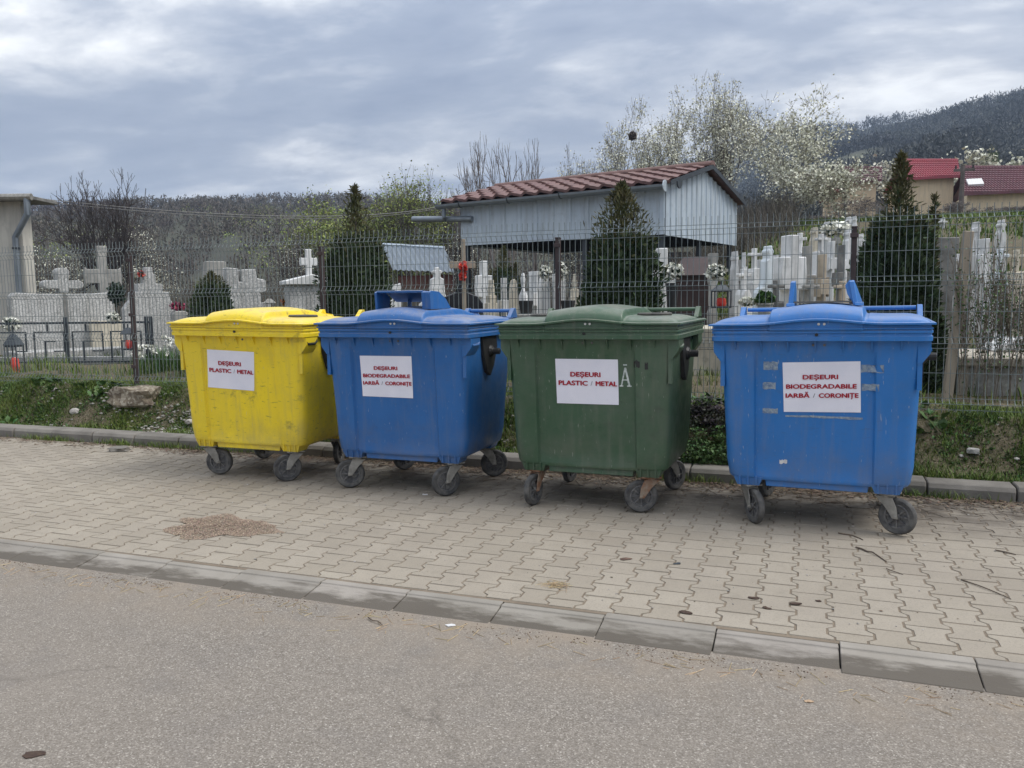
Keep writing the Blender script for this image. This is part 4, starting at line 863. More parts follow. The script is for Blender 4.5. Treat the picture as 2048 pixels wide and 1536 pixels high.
def grow_tree(h, tr, seed, stems=1, levels=4, spread=0.75, up=0.10, first=0.3, kids=4, lenr=0.55, jit=0.16, nseg=4, rmin=0.007):
    r_ = random.Random(seed); segs = [[], []]; tips = []
    def grow(p, d, L, rad, lv):
        n = nseg if lv else nseg + 4; kd = kids if lv else kids * 1.8; q = np.array(p, float); d = np.array(d, float); rr = rad
        for i in range(n):
            d = d + np.array([r_.gauss(0, jit), r_.gauss(0, jit), r_.gauss(0, jit * .6) + up * (0.6 if lv == 0 else 0.45)]); d /= np.linalg.norm(d)
            q2 = q + d * L / n; r2 = max(rad * (1 - 0.62 * (i + 1) / n), rmin)
            segs[0 if lv <= 1 else 1].append((q, q2, rr, r2))
            if lv >= max(levels - 2, 1): tips.append((q, q2))
            f_ = (i + 1) / n
            if lv < levels and (lv > 0 or f_ > first):
                for c in range(max(1, round(kd / n + r_.uniform(-.4, .6))) if i < n - 1 else 2):
                    a = r_.uniform(0, 2 * PI); ax = np.cross(d, [math.cos(a), math.sin(a), 0.31]); ax /= np.linalg.norm(ax) + 1e-9
                    sp = spread * r_.uniform(0.75, 1.5) * (1.0 if i < n - 1 else 0.55)
                    d2 = d * math.cos(sp) + ax * math.sin(sp)
                    Lc = L * lenr * r_.uniform(0.7, 1.2) * (1.45 - 0.5 * f_ if lv == 0 else 1)
                    grow(q2, d2, Lc, r2 * r_.uniform(0.5, 0.72), lv + 1)
            q, rr = q2, r2
    for s_ in range(stems):
        a = 2 * PI * s_ / max(stems, 1) + r_.uniform(0, 1); t_ = 0.0 if stems == 1 else r_.uniform(0.10, 0.5)
        grow((0.1 * math.cos(a) * (stems > 1), 0.1 * math.sin(a) * (stems > 1), 0), (math.sin(t_) * math.cos(a), math.sin(t_) * math.sin(a), math.cos(t_)), h * 0.52 * r_.uniform(0.75, 1.0), tr * (1 if stems == 1 else 0.7), 0)
    return segs, tips
def fork_tree(h, tr, seed, stems=1, depth=7, ang=0.5, up=0.06, ratio=0.79, jit=0.12, first=1.3, rmin=0.006, splay=0.35, side=0.45):
    """a crown that forks again and again, with side shoots"""
    r_ = random.Random(seed); segs = [[], []]; tips = []
    def grow(p, d, L, rad, lv):
        q = np.array(p, float); d = np.array(d, float); n = 3 if lv < 3 else 2
        for i in range(n):
            d = d + np.array([r_.gauss(0, jit), r_.gauss(0, jit), r_.gauss(0, jit * .7) + up]); d /= np.linalg.norm(d)
            q2 = q + d * L / n; r0_ = max(rad * (1 - 0.28 * i / n), rmin); r1_ = max(rad * (1 - 0.28 * (i + 1) / n), rmin)
            segs[0 if lv <= 1 else 1].append((q, q2, r0_, r1_))
            if lv >= depth - 3: tips.append((q, q2))
            if lv < depth and i < n - 1 and r_.random() < side * (1.5 if 1 <= lv < 4 else 0.8): fork(q2, d, L * ratio * r_.uniform(0.55, 0.95), r1_ * 0.55, lv + (1 if lv > 2 else 2), r_.uniform(0.9, 1.6))
            q = q2
        if lv < depth:
            k = 2 if r_.random() < 0.72 else 3; a0 = r_.uniform(0, 2 * PI)
            for c in range(k): fork(q, d, L * ratio * r_.uniform(0.8, 1.15), rad * (0.72 if k == 2 else 0.64) * r_.uniform(0.85, 1.05), lv + 1, r_.uniform(0.6, 1.2), a0 + 2 * PI * c / k + r_.gauss(0, .3))
    def fork(q, d, L, rad, lv, f, a=None):
        a = r_.uniform(0, 2 * PI) if a is None else a
        x = np.cross(d, [0.31, 0.2, 0.93] if abs(d[2]) < 0.95 else [1.0, 0, 0]); x /= np.linalg.norm(x); y = np.cross(x, d); s_ = ang * f
        grow(q, d * math.cos(s_) + (x * math.cos(a) + y * math.sin(a)) * math.sin(s_), L, rad, min(lv, depth))
    for s_ in range(stems):
        a = 2 * PI * s_ / max(stems, 1) + r_.uniform(0, 1); t_ = 0.0 if stems == 1 else splay * r_.uniform(0.5, 1.2)
        grow((0.08 * math.cos(a) * (stems > 1), 0.08 * math.sin(a) * (stems > 1), 0), (math.sin(t_) * math.cos(a), math.sin(t_) * math.sin(a), math.cos(t_)), h * 0.2 * first * r_.uniform(0.85, 1.1), tr * (1 if stems == 1 else 0.75), 0)
    return segs, tips
def flakes(name, tips, n, size, m, off=0.05, seed=1, long=1.0):
    g_ = np.random.default_rng(seed); T = np.array(tips); k = g_.integers(0, len(T), n); t_ = g_.uniform(0, 1, (n, 1))
    c_ = T[k, 0] * (1 - t_) + T[k, 1] * t_ + g_.normal(0, off, (n, 3)); a = g_.normal(0, 1, (n, 3)); a /= np.linalg.norm(a, axis=1, keepdims=True); b = np.cross(a, g_.normal(0, 1, (n, 3))); b /= np.linalg.norm(b, axis=1, keepdims=True) + 1e-9
    s_ = g_.uniform(0.5, 1.2, (n, 1)) * size
    v = np.stack([c_ - a * s_ * long, c_ + b * s_ * 0.8, c_ + a * s_ * long, c_ - b * s_ * 0.8], 1).reshape(-1, 3)
    return np_mesh(name, v, (np.arange(n) * 4)[:, None] + np.arange(4)[None], m)
def plant(name, u, vtop, Y, label, cat='tree', bark='bark', leaf=None, nleaf=0, lsize=0.07, loff=0.08, group=None, seed=1, wide=None, X=None, **kw):
    p = at(u, 600, Y); X = p[0]; z0 = float(gz(X, Y)); h = at(u, vtop, Y)[2] - z0; kw.setdefault('tr', 0.0115)
    fk = 'depth' in kw; (sg0, sg1), tips = (fork_tree if fk else grow_tree)(h, kw.pop('tr') * h, seed, **kw)
    allp = np.array([s_[1] for s_ in sg0 + sg1]); top = allp[:, 2].max(); sc = h / top
    sx = sc
    if wide:
        zc = np.array([X, Y, 0]) @ -BX; Wm = wide * zc / F_PX; lat = allp[:, 0] * RX[0] + allp[:, 1] * RX[1]
        sx = Wm / max(np.percentile(lat, 98.5) - np.percentile(lat, 1.5), 0.1)
    K = np.array([sx, sx, sc])
    rs = lambda q: (q[0] * K, q[1] * K, q[2] * sc ** .5, q[3] * sc ** .5)
    t = empty(name, (X, Y, z0 - 0.03), 0, label, cat, group)
    link('trunk', seg_mesh('trunk', [rs(q) for q in sg0], MT[bark], 5), t)
    link('branches', seg_mesh('branches', [rs(q) for q in sg1], MT[bark], 3), t)['kind'] = 'stuff'
    if leaf:
        tp = [(a * K, b * K) for a, b in tips]
        link('blossom' if 'blossom' in leaf else 'leaves', flakes('crown', tp, nleaf, lsize, MT[leaf], loff, seed), t)['kind'] = 'stuff'
    return t
def thuja(u, v0, width_px, Y, label, seed, tip=0.25, n=9000, tw=0.4, dens=0.7, z0=None, shape=0.75, kind='thuja_tree'):
    p = at(u, 600, Y); X = p[0]; zb = float(gz(X, Y)) if z0 is None else z0; H = at(u, v0, Y)[2] - zb; zc = np.array([X, Y, 0]) @ -BX; R = width_px * zc / F_PX / 2
    n = int(n * 2.0); g_ = np.random.default_rng(seed); t = empty(kind, (X, Y, zb), 0, label, 'tree')
    def rad(h_, a):
        base = np.interp(h_, [0, 0.1, (1 - tip) * .45, (1 - tip) * .75, (1 - tip) * .92, 1 - tip + .06, 1 - tip * .4, 1.0], [0.90, 1.0, 1.0, 0.93, 0.72, tw * 1.2, tw * .7, 0.02])
        lump = 1 + 0.12 * np.sin(3 * a + 9 * h_ + seed) + 0.12 * np.sin(7 * a - 17 * h_ + 2 * seed) + 0.09 * np.sin(13 * a + 31 * h_)
        return base * lump * R
    h_ = g_.uniform(0, 1, n) ** 1.15; a = g_.uniform(0, 2 * PI, n); rr = rad(h_, a) * np.where(h_ > 1 - tip, g_.uniform(0.1, 1.25, n), g_.uniform(0.78, 1.10, n))
    c_ = np.stack([rr * np.cos(a), rr * np.sin(a), h_ * H], 1)
    out = np.stack([np.cos(a), np.sin(a), np.zeros(n)], 1); tl = g_.uniform(0.15, 1.0, (n, 1)); d = out * (1 - tl) * 0.9 + np.array([[0, 0, 1.0]]) * tl + g_.normal(0, 0.22, (n, 3)); d /= np.linalg.norm(d, axis=1, keepdims=True)
    sd = np.cross(d, out + g_.normal(0, .5, (n, 3))); sd /= np.linalg.norm(sd, axis=1, keepdims=True) + 1e-9
    n_ = n; tipf = (h_ > 1 - tip)[:, None]; L_ = g_.uniform(0.035, 0.105, (n, 1)) * (0.5 + 0.5 * min(1.0, H / 2)) * np.where(tipf, 0.9, 1.0); w_ = L_ * np.where(tipf, 0.13, 0.21)
    v = np.stack([c_, c_ + d * L_ * 0.5 + sd * w_, c_ + d * L_, c_ + d * L_ * 0.5 - sd * w_], 1)
    topm = h_ > (1 - tip) + g_.normal(0, 0.06, n); kp = (h_ < 1 - tip) | (g_.uniform(0, 1, n) < dens); v, topm = v[kp], topm[kp]
    for nm, mk_, m_ in (('crown', ~topm, MT['thuja']), ('crown_tip', topm, MT['thuja_top'])):
        q = v[mk_]; link(nm, np_mesh(nm, q.reshape(-1, 3), (np.arange(len(q)) * 4)[:, None] + np.arange(4)[None], m_), t)['kind'] = 'stuff'
    core = G(); core.loft([[(float(rad(np.array(hh), np.array(2 * PI * k / 14)) * 0.80 * math.cos(2 * PI * k / 14)), float(rad(np.array(hh), np.array(2 * PI * k / 14)) * 0.80 * math.sin(2 * PI * k / 14)), hh * H) for k in range(14)] for hh in np.linspace(0.03, (1 - tip) * 0.97, 12)])
    core.obj('inner_foliage', MT['thuja'], t, smooth=True)
    G().tube([(0, 0, -0.05), (0, 0, H * 0.9)], [0.04, 0.008], 6).obj('trunk', MT['bark'], t)
    return t
thuja(425, 548, 74, 9.6, 'small dark conical thuja between the first gravestones behind the yellow container', 3, 0.12, 4500)
thuja(716, 375, 118, 9.8, 'tall thuja with a thin spindly tip behind the blue hooded container', 5, 0.27, 10000, 0.36, 0.26)
thuja(1243, 372, 138, 9.0, 'broad dense thuja with a bronze top in front of the canopy shed', 8, 0.26, 11000, 0.60, 0.42)
thuja(1792, 312, 132, 9.5, 'tallest dark thuja with a ragged top behind the bright blue container', 13, 0.28, 12000, 0.32, 0.26)
thuja(1862, 395, 50, 9.9, 'slim thin thuja leader just right of the tallest one', 17, 0.6, 1500, 0.3, 0.6)

# ------------------------------------------------------------------ cemetery
def cross_poly(aw=0.5, sw=0.14, ac=0.68, ah=0.13, flare=0.0):
    s_, a0, a1 = sw, ac - ah / 2, ac + ah / 2; f = flare
    R_ = [(s_ / 2, 0), (s_ / 2, a0), (aw - 0.08, a0), (aw - 0.03, a0 - f), (aw, ac - f * .3), (aw, ac + f * .3), (aw - 0.03, a1 + f), (aw - 0.08, a1), (s_ / 2, a1), (s_ / 2, 0.93), (s_ / 2 + f * .9, 0.955), (s_ / 2 + f * .5, 1.0)]
    return R_ + [(-x, z) for x, z in R_[::-1]]
def mirror(R_): return R_ + [(-x, z) for x, z in R_[::-1] if x > 1e-6]
POLY = {
    'cross': cross_poly(), 'flared': cross_poly(0.5, 0.24, 0.70, 0.14, 0.022), 'block': cross_poly(0.5, 0.36, 0.72, 0.24, 0.0),
    'stepped': mirror([(0.5, 0), (0.5, 0.50), (0.38, 0.60), (0.36, 0.70), (0.24, 0.70), (0.24, 0.80), (0.12, 0.80), (0.12, 0.92), (0.07, 0.92), (0.07, 1.0)]),
    'arch': mirror([(0.5, 0), (0.5, 0.72), (0.46, 0.83), (0.36, 0.92), (0.2, 0.98), (0.0, 1.0)]),
    'obelisk': mirror([(0.5, 0), (0.5, 0.18), (0.36, 0.20), (0.26, 0.80), (0.12, 0.86), (0.12, 0.90), (0.22, 0.91), (0.22, 0.94), (0.10, 0.95), (0.06, 1.0)]),
    'shoulder': mirror([(0.5, 0), (0.5, 0.56), (0.40, 0.60), (0.26, 0.62), (0.20, 0.68), (0.18, 0.86), (0.08, 0.88), (0.08, 0.92), (0.13, 0.93), (0.13, 0.96), (0.06, 0.965), (0.05, 1.0)]),
    'slab': mirror([(0.5, 0), (0.5, 0.93), (0.46, 1.0), (0.30, 0.98), (0.0, 0.975)]),
    'block_stack': mirror([(0.5, 0), (0.5, 0.45), (0.40, 0.47), (0.40, 0.80), (0.34, 0.82), (0.34, 0.95), (0.22, 1.0)]),
    'oval': mirror([(0.44, 0), (0.49, 0.2), (0.5, 0.45), (0.47, 0.66), (0.36, 0.74), (0.14, 0.78), (0.10, 0.86), (0.10, 1.0)]),
    'pillar': mirror([(0.5, 0), (0.5, 0.3), (0.36, 0.34), (0.36, 0.62), (0.5, 0.66), (0.5, 0.74), (0.42, 0.77), (0.42, 0.90), (0.5, 0.93), (0.5, 1.0)]),
    'leaning': [(-0.5, 0), (0.18, 0), (0.30, 0.60), (0.5, 0.72), (0.5, 1.0), (-0.12, 1.0), (-0.2, 0.66)],
    'notched': [(-0.5, 0), (0.5, 0), (0.5, 0.62), (0.30, 0.62), (0.30, 0.72), (0.42, 0.74), (0.42, 0.86), (0.24, 0.88), (0.22, 0.98), (-0.06, 0.97), (-0.06, 0.84), (-0.12, 0.84), (-0.12, 0.98), (-0.34, 0.99), (-0.36, 0.72), (-0.5, 0.70)],
}
def grave(kind, u0, v0, u1, Y, mat, label, yaw=0.30, thick=0.16, cat='gravestone', plinth=True, name=None, cap=None, zbase=None, group=None, plaque=None):
    uc = (u0 + u1) / 2; p = at(uc, v0, Y); X = p[0]; zc = np.array([X, Y, 0]) @ -BX; z0 = (float(gz(X, Y)) if zbase is None else zbase) - 0.03
    w = (u1 - u0) * zc / F_PX / max(math.cos(yaw), 0.5); Hall = p[2] - z0; H = Hall * (0.78 if cap else 1.0); hp = 0.16 if plinth else 0.0
    t = empty(name or ('stone_cross' if kind in ('cross', 'flared', 'block') else 'gravestone'), (X, Y, z0), math.atan2(-X, Y) + yaw, label, cat, group)
    pts = [(x * w, hp + z * (H - hp)) for x, z in POLY[kind]]
    G().prism(pts, -thick / 2, thick / 2).obj('cross' if kind in ('cross', 'flared', 'block') else 'headstone', MT[mat], t, bevel=min(0.012, w * 0.03))
    if plinth: G().box(-w * .5 - 0.05, -thick / 2 - 0.07, 0, w * .5 + 0.05, thick / 2 + 0.07, hp).obj('plinth', MT[mat], t, bevel=0.008)
    if cap == 'cross':
        cw = max(w * 0.6, 0.2); ch = Hall - H + 0.005
        G().prism([(x * cw, H - 0.005 + z * ch) for x, z in POLY['flared']], -0.05, 0.05).obj('cross', MT[mat], t, bevel=0.008)
    if plaque:
        G().prism([(-w * .27, hp + (H - hp) * .22), (w * .27, hp + (H - hp) * .22), (w * .27, hp + (H - hp) * .50), (-w * .27, hp + (H - hp) * .50)], -thick / 2 - 0.012, -thick / 2 + 0.004).obj('plaque', MT[plaque], t)
    return t, w, H
def flowers(loc, r, n, mats, label, cat='flowers', name='flower_bunch', size=0.035, squash=0.8, group=None):
    """a bunch: petals spread through a ball plus green leaves"""
    t = empty(name, loc, 0, label, cat, group)
    for m_, share, nm in list(zip(mats, (1.0, 0.6, 0.4), ('petals', 'leaves', 'ribbon'))):
        k = int(n * share); P_ = rng.normal(0, 1, (k, 3)); P_ /= np.linalg.norm(P_, axis=1, keepdims=True); P_ *= r * rng.uniform(0.45, 1.05, (k, 1)) * (1 if nm == 'petals' else 0.85); P_[:, 2] *= squash
        tips = [(q, q + 1e-3) for q in P_]; link(nm, flakes(nm, tips, k * 2, size, MT[m_], r * 0.06, 3), t)
    return t
# left group
tA, wA, HA = grave('slab', 34, 585, 214, 12.4, 'granite', 'wide double granite headstone topped by a trefoil cross, left behind the greek key railing', 0.32, 0.26)
g = G(); cw = 0.66
tre = []
for (cx, cz, r_, a0, a1) in ((0.36, 0.30, 0.16, -110, 110), (0.0, 0.74, 0.17, -20, 200), (-0.36, 0.30, 0.16, 70, 290)):
    for k in range(9):
        a = RAD(a0 + (a1 - a0) * k / 8); tre.append((cx + r_ * math.cos(a), cz + r_ * math.sin(a)))
    if cx > 0: tre += [(0.14, 0.45)]
    elif cx == 0: tre += [(-0.14, 0.45)]
tre = [(0.10, 0.0), (0.12, 0.15)] + tre + [(-0.12, 0.15), (-0.10, 0.0)]
g.prism([(x * cw * 1.1, HA - 0.008 + z * 0.55) for x, z in tre], -0.13, 0.13).obj('cross', MT['granite'], tA, bevel=0.01)
g = G().prism([(-0.03, 0.17), (0.05, 0.17), (0.05, HA - 0.05), (-0.03, HA - 0.02)], -0.137, -0.131); g.obj('centre_groove', MT['stone_dark'], tA)
G().box(-wA * 0.62, -1.1, 0.0, wA * 0.62, -0.22, 0.20).obj('grave_slab', MT['granite'], tA, bevel=0.01)
grave('flared', 168, 492, 236, 13.6, 'stone_grey', 'tall pale stone cross with flared arms rising behind the wide granite headstone', 0.12, 0.18)
grave('slab', 184, 640, 262, 13.0, 'cream_stone', 'low cream headstone block below the dark wreath', 0.2, 0.2)
g = G(); wp = at(232, 588, 12.6)
o = flowers(tuple(wp), 0.16, 260, ('dark_leaf', 'dark_leaf'), 'dark green oval wreath beside the tall stone cross', 'wreath', 'wreath', 0.035, 1.5)
grave('stepped', 246, 535, 343, 12.6, 'granite', 'granite headstone stepped like stairs towards a small top', 0.25, 0.22)
o = flowers(tuple(at(282, 548, 12.4)), 0.07, 60, ('red', 'dark_leaf'), 'red flower on the stepped granite headstone', 'flowers', 'flower', 0.03)
o = flowers(tuple(at(268, 546, 12.45)), 0.09, 70, ('petal', 'dark_leaf'), 'faded white wreath left of the red flower on the stepped headstone', 'flowers', 'flower_bunch', 0.03)
grave('leaning', 388, 523, 446, 11.8, 'stone_grey', 'leaning split column of lichened stone behind the small thuja', 0.2, 0.3, plinth=False)
grave('notched', 436, 534, 532, 11.2, 'granite', 'broad granite headstone with a broken notched cross on top', 0.28, 0.26)
tP, wP, HP = grave('slab', 574, 566, 662, 11.0, 'granite', 'granite tomb with a pediment and a white trefoil cross on top, behind the yellow container', 0.22, 0.36)
G().prism([(-wP * .58, HP - 0.03), (wP * .58, HP - 0.03), (wP * .58, HP + 0.03), (0, HP + 0.13), (-wP * .58, HP + 0.03)], -0.26, 0.26).obj('pediment', MT['marble'], tP, bevel=0.01)
G().prism([(x * 0.26, HP + 0.10 + z * 0.42) for x, z in cross_poly(0.5, 0.30, 0.55, 0.26, 0.03)], -0.06, 0.06).obj('cross', MT['marble'], tP, bevel=0.012)
def pot(u, v, Y, r, h, m_, label, cat='flower pot', name='flower_pot'):
    p_ = at(u, v, Y); t = G(); t.loft([[(rr * math.cos(2 * PI * k / 14), rr * math.sin(2 * PI * k / 14), z) for k in range(14)] for rr, z in ((r * .7, 0), (r * .95, h * .9), (r * 1.05, h * .9), (r * 1.05, h), (r * .9, h), (r * .85, h * .85))], True, True)
    o = t.obj(name, m_, None, smooth=True); o.location = (p_[0], p_[1], p_[2] - h); return tag(o, label, cat)
G_col, wc, hc = grave('block_stack', 338, 622, 378, 11.4, 'stone_grey', 'short square stone urn stand carrying the pink flowers', 0.2, 0.3, plinth=False)
flowers(tuple(at(356, 613, 11.4)), 0.13, 170, ('pink', 'dark_leaf'), 'bunch of dark pink flowers on the stone urn stand', squash=0.45)
flowers(tuple(at(572, 603, 10.9)), 0.06, 90, ('orange', 'dark_leaf'), 'small bunch of orange flowers left of the pediment tomb')
flowers(tuple(at(22, 648, 11.2)), 0.16, 240, ('petal', 'dark_leaf'), 'white flower bunch at the left edge in front of the granite headstone')
flowers(tuple(at(226, 636, 11.6)), 0.12, 180, ('petal', 'dark_leaf'), 'white flower bunch right of the wide granite headstone')
for q in range(26):
    pass
P = np.stack([rng.uniform(-9.6, -7.6, 160), rng.uniform(9.6, 11.0, 160), np.zeros(160)], 1); P[:, 2] = gz(P[:, 0], P[:, 1])
o = link('daffodil_leaves', blades(np.repeat(P, 8, 0) + rng.normal(0, .04, (1280, 3)) * [1, 1, 0], rng.uniform(0.2, 0.42, 1280), rng.uniform(0.006, 0.011, 1280), rng.uniform(0.1, 0.6, 1280), 'daffodil_leaves', MT['leaf'])); tag(o, kind='stuff')
P2 = P + [0, 0, 0.38] + rng.normal(0, 0.05, (160, 3))
o = link('daffodil_flowers', flakes('daffodil_flowers', [(q, q + 1e-3) for q in P2], 700, 0.035, MT['petal'], 0.02, 4)); tag(o, kind='stuff')
def lantern(u, v0, v1, Y, m_, label, inner=None, w=0.075):
    a, b = at(u, v0, Y), at(u, v1, Y); H = a[2] - b[2]
    t = empty('grave_lantern', tuple(b), 0.3, label, 'lantern')
    fr = G(); fr.box(-w, -w, 0, w, w, H * .06); fr.box(-w, -w, H * .60, w, w, H * .64)
    for sx in (-1, 1):
        for sy in (-1, 1): fr.box(sx * w * .86, sy * w * .86, H * .06, sx * w, sy * w, H * .60)
    fr.loft([[(-w * 1.1, -w * 1.1, H * .64), (w * 1.1, -w * 1.1, H * .64), (w * 1.1, w * 1.1, H * .64), (-w * 1.1, w * 1.1, H * .64)], [(-w * .3, -w * .3, H * .86), (w * .3, -w * .3, H * .86), (w * .3, w * .3, H * .86), (-w * .3, w * .3, H * .86)]])
    fr.tube([(0, 0, H * .86), (0, 0, H)], 0.012, 6); fr.obj('frame', MT[m_], t)
    if inner: G().loft([[(r_ * math.cos(2 * PI * k / 12), r_ * math.sin(2 * PI * k / 12), H * z) for k in range(12)] for r_, z in ((w * .5, .07), (w * .62, .16), (w * .55, .34), (w * .35, .38))]).obj('candle', MT[inner], t, smooth=True)
    return t
lantern(540, 592, 630, 11.3, 'zinc', 'small metal grave lantern right of the notched headstone')
lantern(32, 655, 752, 9.4, 'iron', 'dark grave lantern at the far left behind the mesh fence', 'red', 0.10)
lantern(258, 648, 700, 11.0, 'iron', 'black lantern with a red candle beside the left fence post', 'red', 0.09)
# greek key railing, built facing the camera
rp0, rp1 = at(-40, 700, 10.3), at(305, 700, 11.3)
gd = math.atan2(rp1[1] - rp0[1], rp1[0] - rp0[0]); gl = math.hypot(rp1[0] - rp0[0], rp1[1] - rp0[1])
rail = empty('greek_key_railing', (rp0[0], rp0[1], 0.54), gd, 'low dark iron grave railing with a greek key pattern at the left', 'railing')
def rails(g, pts, r=0.014):
    for a, b in zip(pts, pts[1:]):
        (x0, z0), (x1, z1) = a, b
        g.box(min(x0, x1) - r, -r, min(z0, z1) - r, max(x0, x1) + r, r, max(z0, z1) + r)
zt_r = at(130, 646, 10.8)[2] - 0.54; zb_r = at(130, 724, 10.8)[2] - 0.54
g = G(); rails(g, [(0, zt_r), (gl, zt_r)], 0.018); g.obj('top_rail', MT['iron'], rail)
g = G(); rails(g, [(0, zb_r), (gl, zb_r)], 0.014); g.obj('bottom_rail', MT['iron'], rail)
hk = zt_r - zb_r; npitch = 4.5; pk = gl / npitch; wk = pk * 0.78
keym = None
for k in range(4):
    g = G(); r = 0.011
    def Q(a, b): return (a * wk, zb_r + b * hk)
    rails(g, [Q(0, 0.05), Q(0, 0.77)], r); rails(g, [(wk * 0.05, zb_r + .77 * hk), Q(1, 0.77)], r); rails(g, [(wk, zb_r + .73 * hk), Q(1, 0.28)], r); rails(g, [(wk * .95, zb_r + .28 * hk), Q(0.66, 0.28)], r)
    rails(g, [Q(0.36, 0.05), Q(0.36, 0.53)], r); rails(g, [(wk * .41, zb_r + .53 * hk), Q(0.68, 0.53)], r); rails(g, [Q(0.46, 0.81), Q(0.46, 0.95)], r)
    if keym is None: keym = g.mesh('greek_key', MT['iron'])
    o = link('greek_key', keym, rail); o.location = (0.30 + pk * k, 0, 0)
pm = G().box(-0.025, -0.025, -0.15, 0.025, 0.025, zt_r + 0.10).mesh('post', MT['iron'])
for x in (0.12, gl * .5, gl - 0.02, gl - 0.1): o = link('post', pm, rail); o.location = (x, 0.035, 0)
o = G().box(0, 0.06, -0.1, gl, 0.22, 0.12).obj('grave_border', MT['granite']); o.location = rail.location; o.rotation_euler = rail.rotation_euler; tag(o, 'grey granite border stone under the greek key railing', 'grave border')

# middle group
grave('oval', 877, 545, 966, 10.6, 'black_granite', 'polished black gravestone with rounded shoulders behind the blue container', 0.1, 0.16)
wc_ = empty('wooden_cross', tuple(at(929, 640, 9.6) * [1, 1, 0] + [0, 0, 0.5]), math.atan2(4.4, 9.6), 'weathered wooden cross with red garland in front of the black gravestone', 'wooden cross')
zt = at(929, 478, 9.6)[2] - 0.5; za = at(929, 530, 9.6)[2] - 0.5; ppm = F_PX / (np.array([-3.2, 9.6, 0]) @ -BX)
G().box(-4.2 / ppm, -0.02, -0.1, 4.2 / ppm, 0.02, zt).obj('upright', MT['wood'], wc_, bevel=0.004)
G().box(-29 / ppm, -0.045, za - 7 / ppm, 24 / ppm, -0.021, za + 7 / ppm).obj('crossbar', MT['wood'], wc_, bevel=0.004)
flowers(tuple(at(926, 533, 9.5)), 0.055, 70, ('red', 'red'), 'upper bright red flower on the wooden cross', 'flowers', 'flower', 0.024, 1.3)
flowers(tuple(at(925, 553, 9.5)), 0.045, 60, ('red', 'red'), 'lower bright red flower on the wooden cross', 'flowers', 'flower', 0.024, 1.1)
grave('shoulder', 838, 535, 908, 13.5, 'marble', 'white marble cross headstone in front of the corrugated blue roof', 0.2, 0.2)
grave('slab', 779, 566, 800, 15.0, 'marble', 'small white slab behind the spindly thuja', 0.2, 0.15)
grave('block', 951, 522, 982, 13.0, 'marble', 'white block cross left of the dark conifers', 0.25, 0.2)
grave('stepped', 968, 560, 996, 12.4, 'cream_stone', 'cream stepped headstone right of the black gravestone', 0.3, 0.2)
grave('arch', 1019, 558, 1034, 12.0, 'cream_stone', 'narrow cream arched headstone beside the statue', 0.2, 0.2)
def statue(u, v0, Y, wpx, mat, label):
    p_ = at(u, v0, Y); X = p_[0]; z0 = float(gz(X, Y)); H = p_[2] - z0; zc = np.array([X, Y, 0]) @ -BX; w = wpx * zc / F_PX
    g = G(); prf_ = [(0.5, 0), (0.48, 0.30), (0.40, 0.42), (0.34, 0.55), (0.44, 0.70), (0.46, 0.76), (0.20, 0.82), (0.15, 0.85), (0.22, 0.89), (0.24, 0.94), (0.15, 0.99), (0.02, 1.0)]
    g.loft([[(r_ * w * math.cos(2 * PI * k / 12), r_ * w * 0.8 * math.sin(2 * PI * k / 12), z * H) for k in range(12)] for r_, z in prf_])
    o = g.obj('statue', MT[mat], None, smooth=True); o.location = (X, Y, z0 - .02); return tag(o, label, 'statue')
statue(1046, 543, 11.6, 22, 'marble', 'small white standing statue before the canopy shed')
statue(1692, 536, 12.4, 10, 'marble', 'tiny white statuette above the tan stone pillar')
grave('arch', 1078, 545, 1098, 12.5, 'marble', 'white gravestone with a wreath left of the middle brown fence post', 0.2, 0.2)
flowers(tuple(at(1090, 545, 12.2)), 0.10, 120, ('petal', 'dark_leaf'), 'white and green wreath on the gravestone left of the middle fence post', 'wreath', 'wreath', 0.03, 1.2)
grave('slab', 1106, 548, 1128, 12.5, 'marble', 'white gravestone with a wreath right of the middle brown fence post', 0.2, 0.2)
flowers(tuple(at(1121, 541, 12.2)), 0.085, 110, ('petal', 'dark_leaf'), 'tall grey green wreath on the gravestone right of the middle fence post', 'wreath', 'wreath', 0.03, 1.7)
grave('stepped', 1136, 548, 1162, 14.0, 'cream_stone', 'cream stepped gravestone left of the broad dense thuja', 0.2, 0.2)
thuja(1008, 496, 44, 15.5, 'dark little conifer in front of the scrub under the canopy shed', 23, 0.2, 2500, kind='conifer')
thuja(985, 540, 26, 15.0, 'shorter dark conifer left of the little conifer under the canopy', 24, 0.2, 1500, kind='conifer')
thuja(1032, 528, 26, 15.2, 'shorter dark conifer right of the little conifer under the canopy', 25, 0.2, 1500, kind='conifer')
for (u, lb) in ((1052, 'black square planter left of the middle brown fence post'), (1136, 'black square planter left of the broad dense thuja')):
    p_ = at(u, 628, 10.4); o = G().loft([[(-.06, -.06, 0), (.06, -.06, 0), (.06, .06, 0), (-.06, .06, 0)], [(-.08, -.08, .18), (.08, -.08, .18), (.08, .08, .18), (-.08, .08, .18)]]).obj('planter', MT['black_plastic'], None, bevel=.006); o.location = p_; tag(o, lb, 'planter')
    o2 = G().box(-.14, -.14, 0.0, .14, .14, p_[2] - float(gz(p_[0], 10.4)) - 0.001).obj('stone_block', MT['stone_grey'], None, bevel=.01); o2.location = (p_[0], p_[1], float(gz(p_[0], 10.4))); tag(o2, 'grey stone block under the ' + lb.split(' left')[0] + ' left' + lb.split(' left')[1], 'stone block')
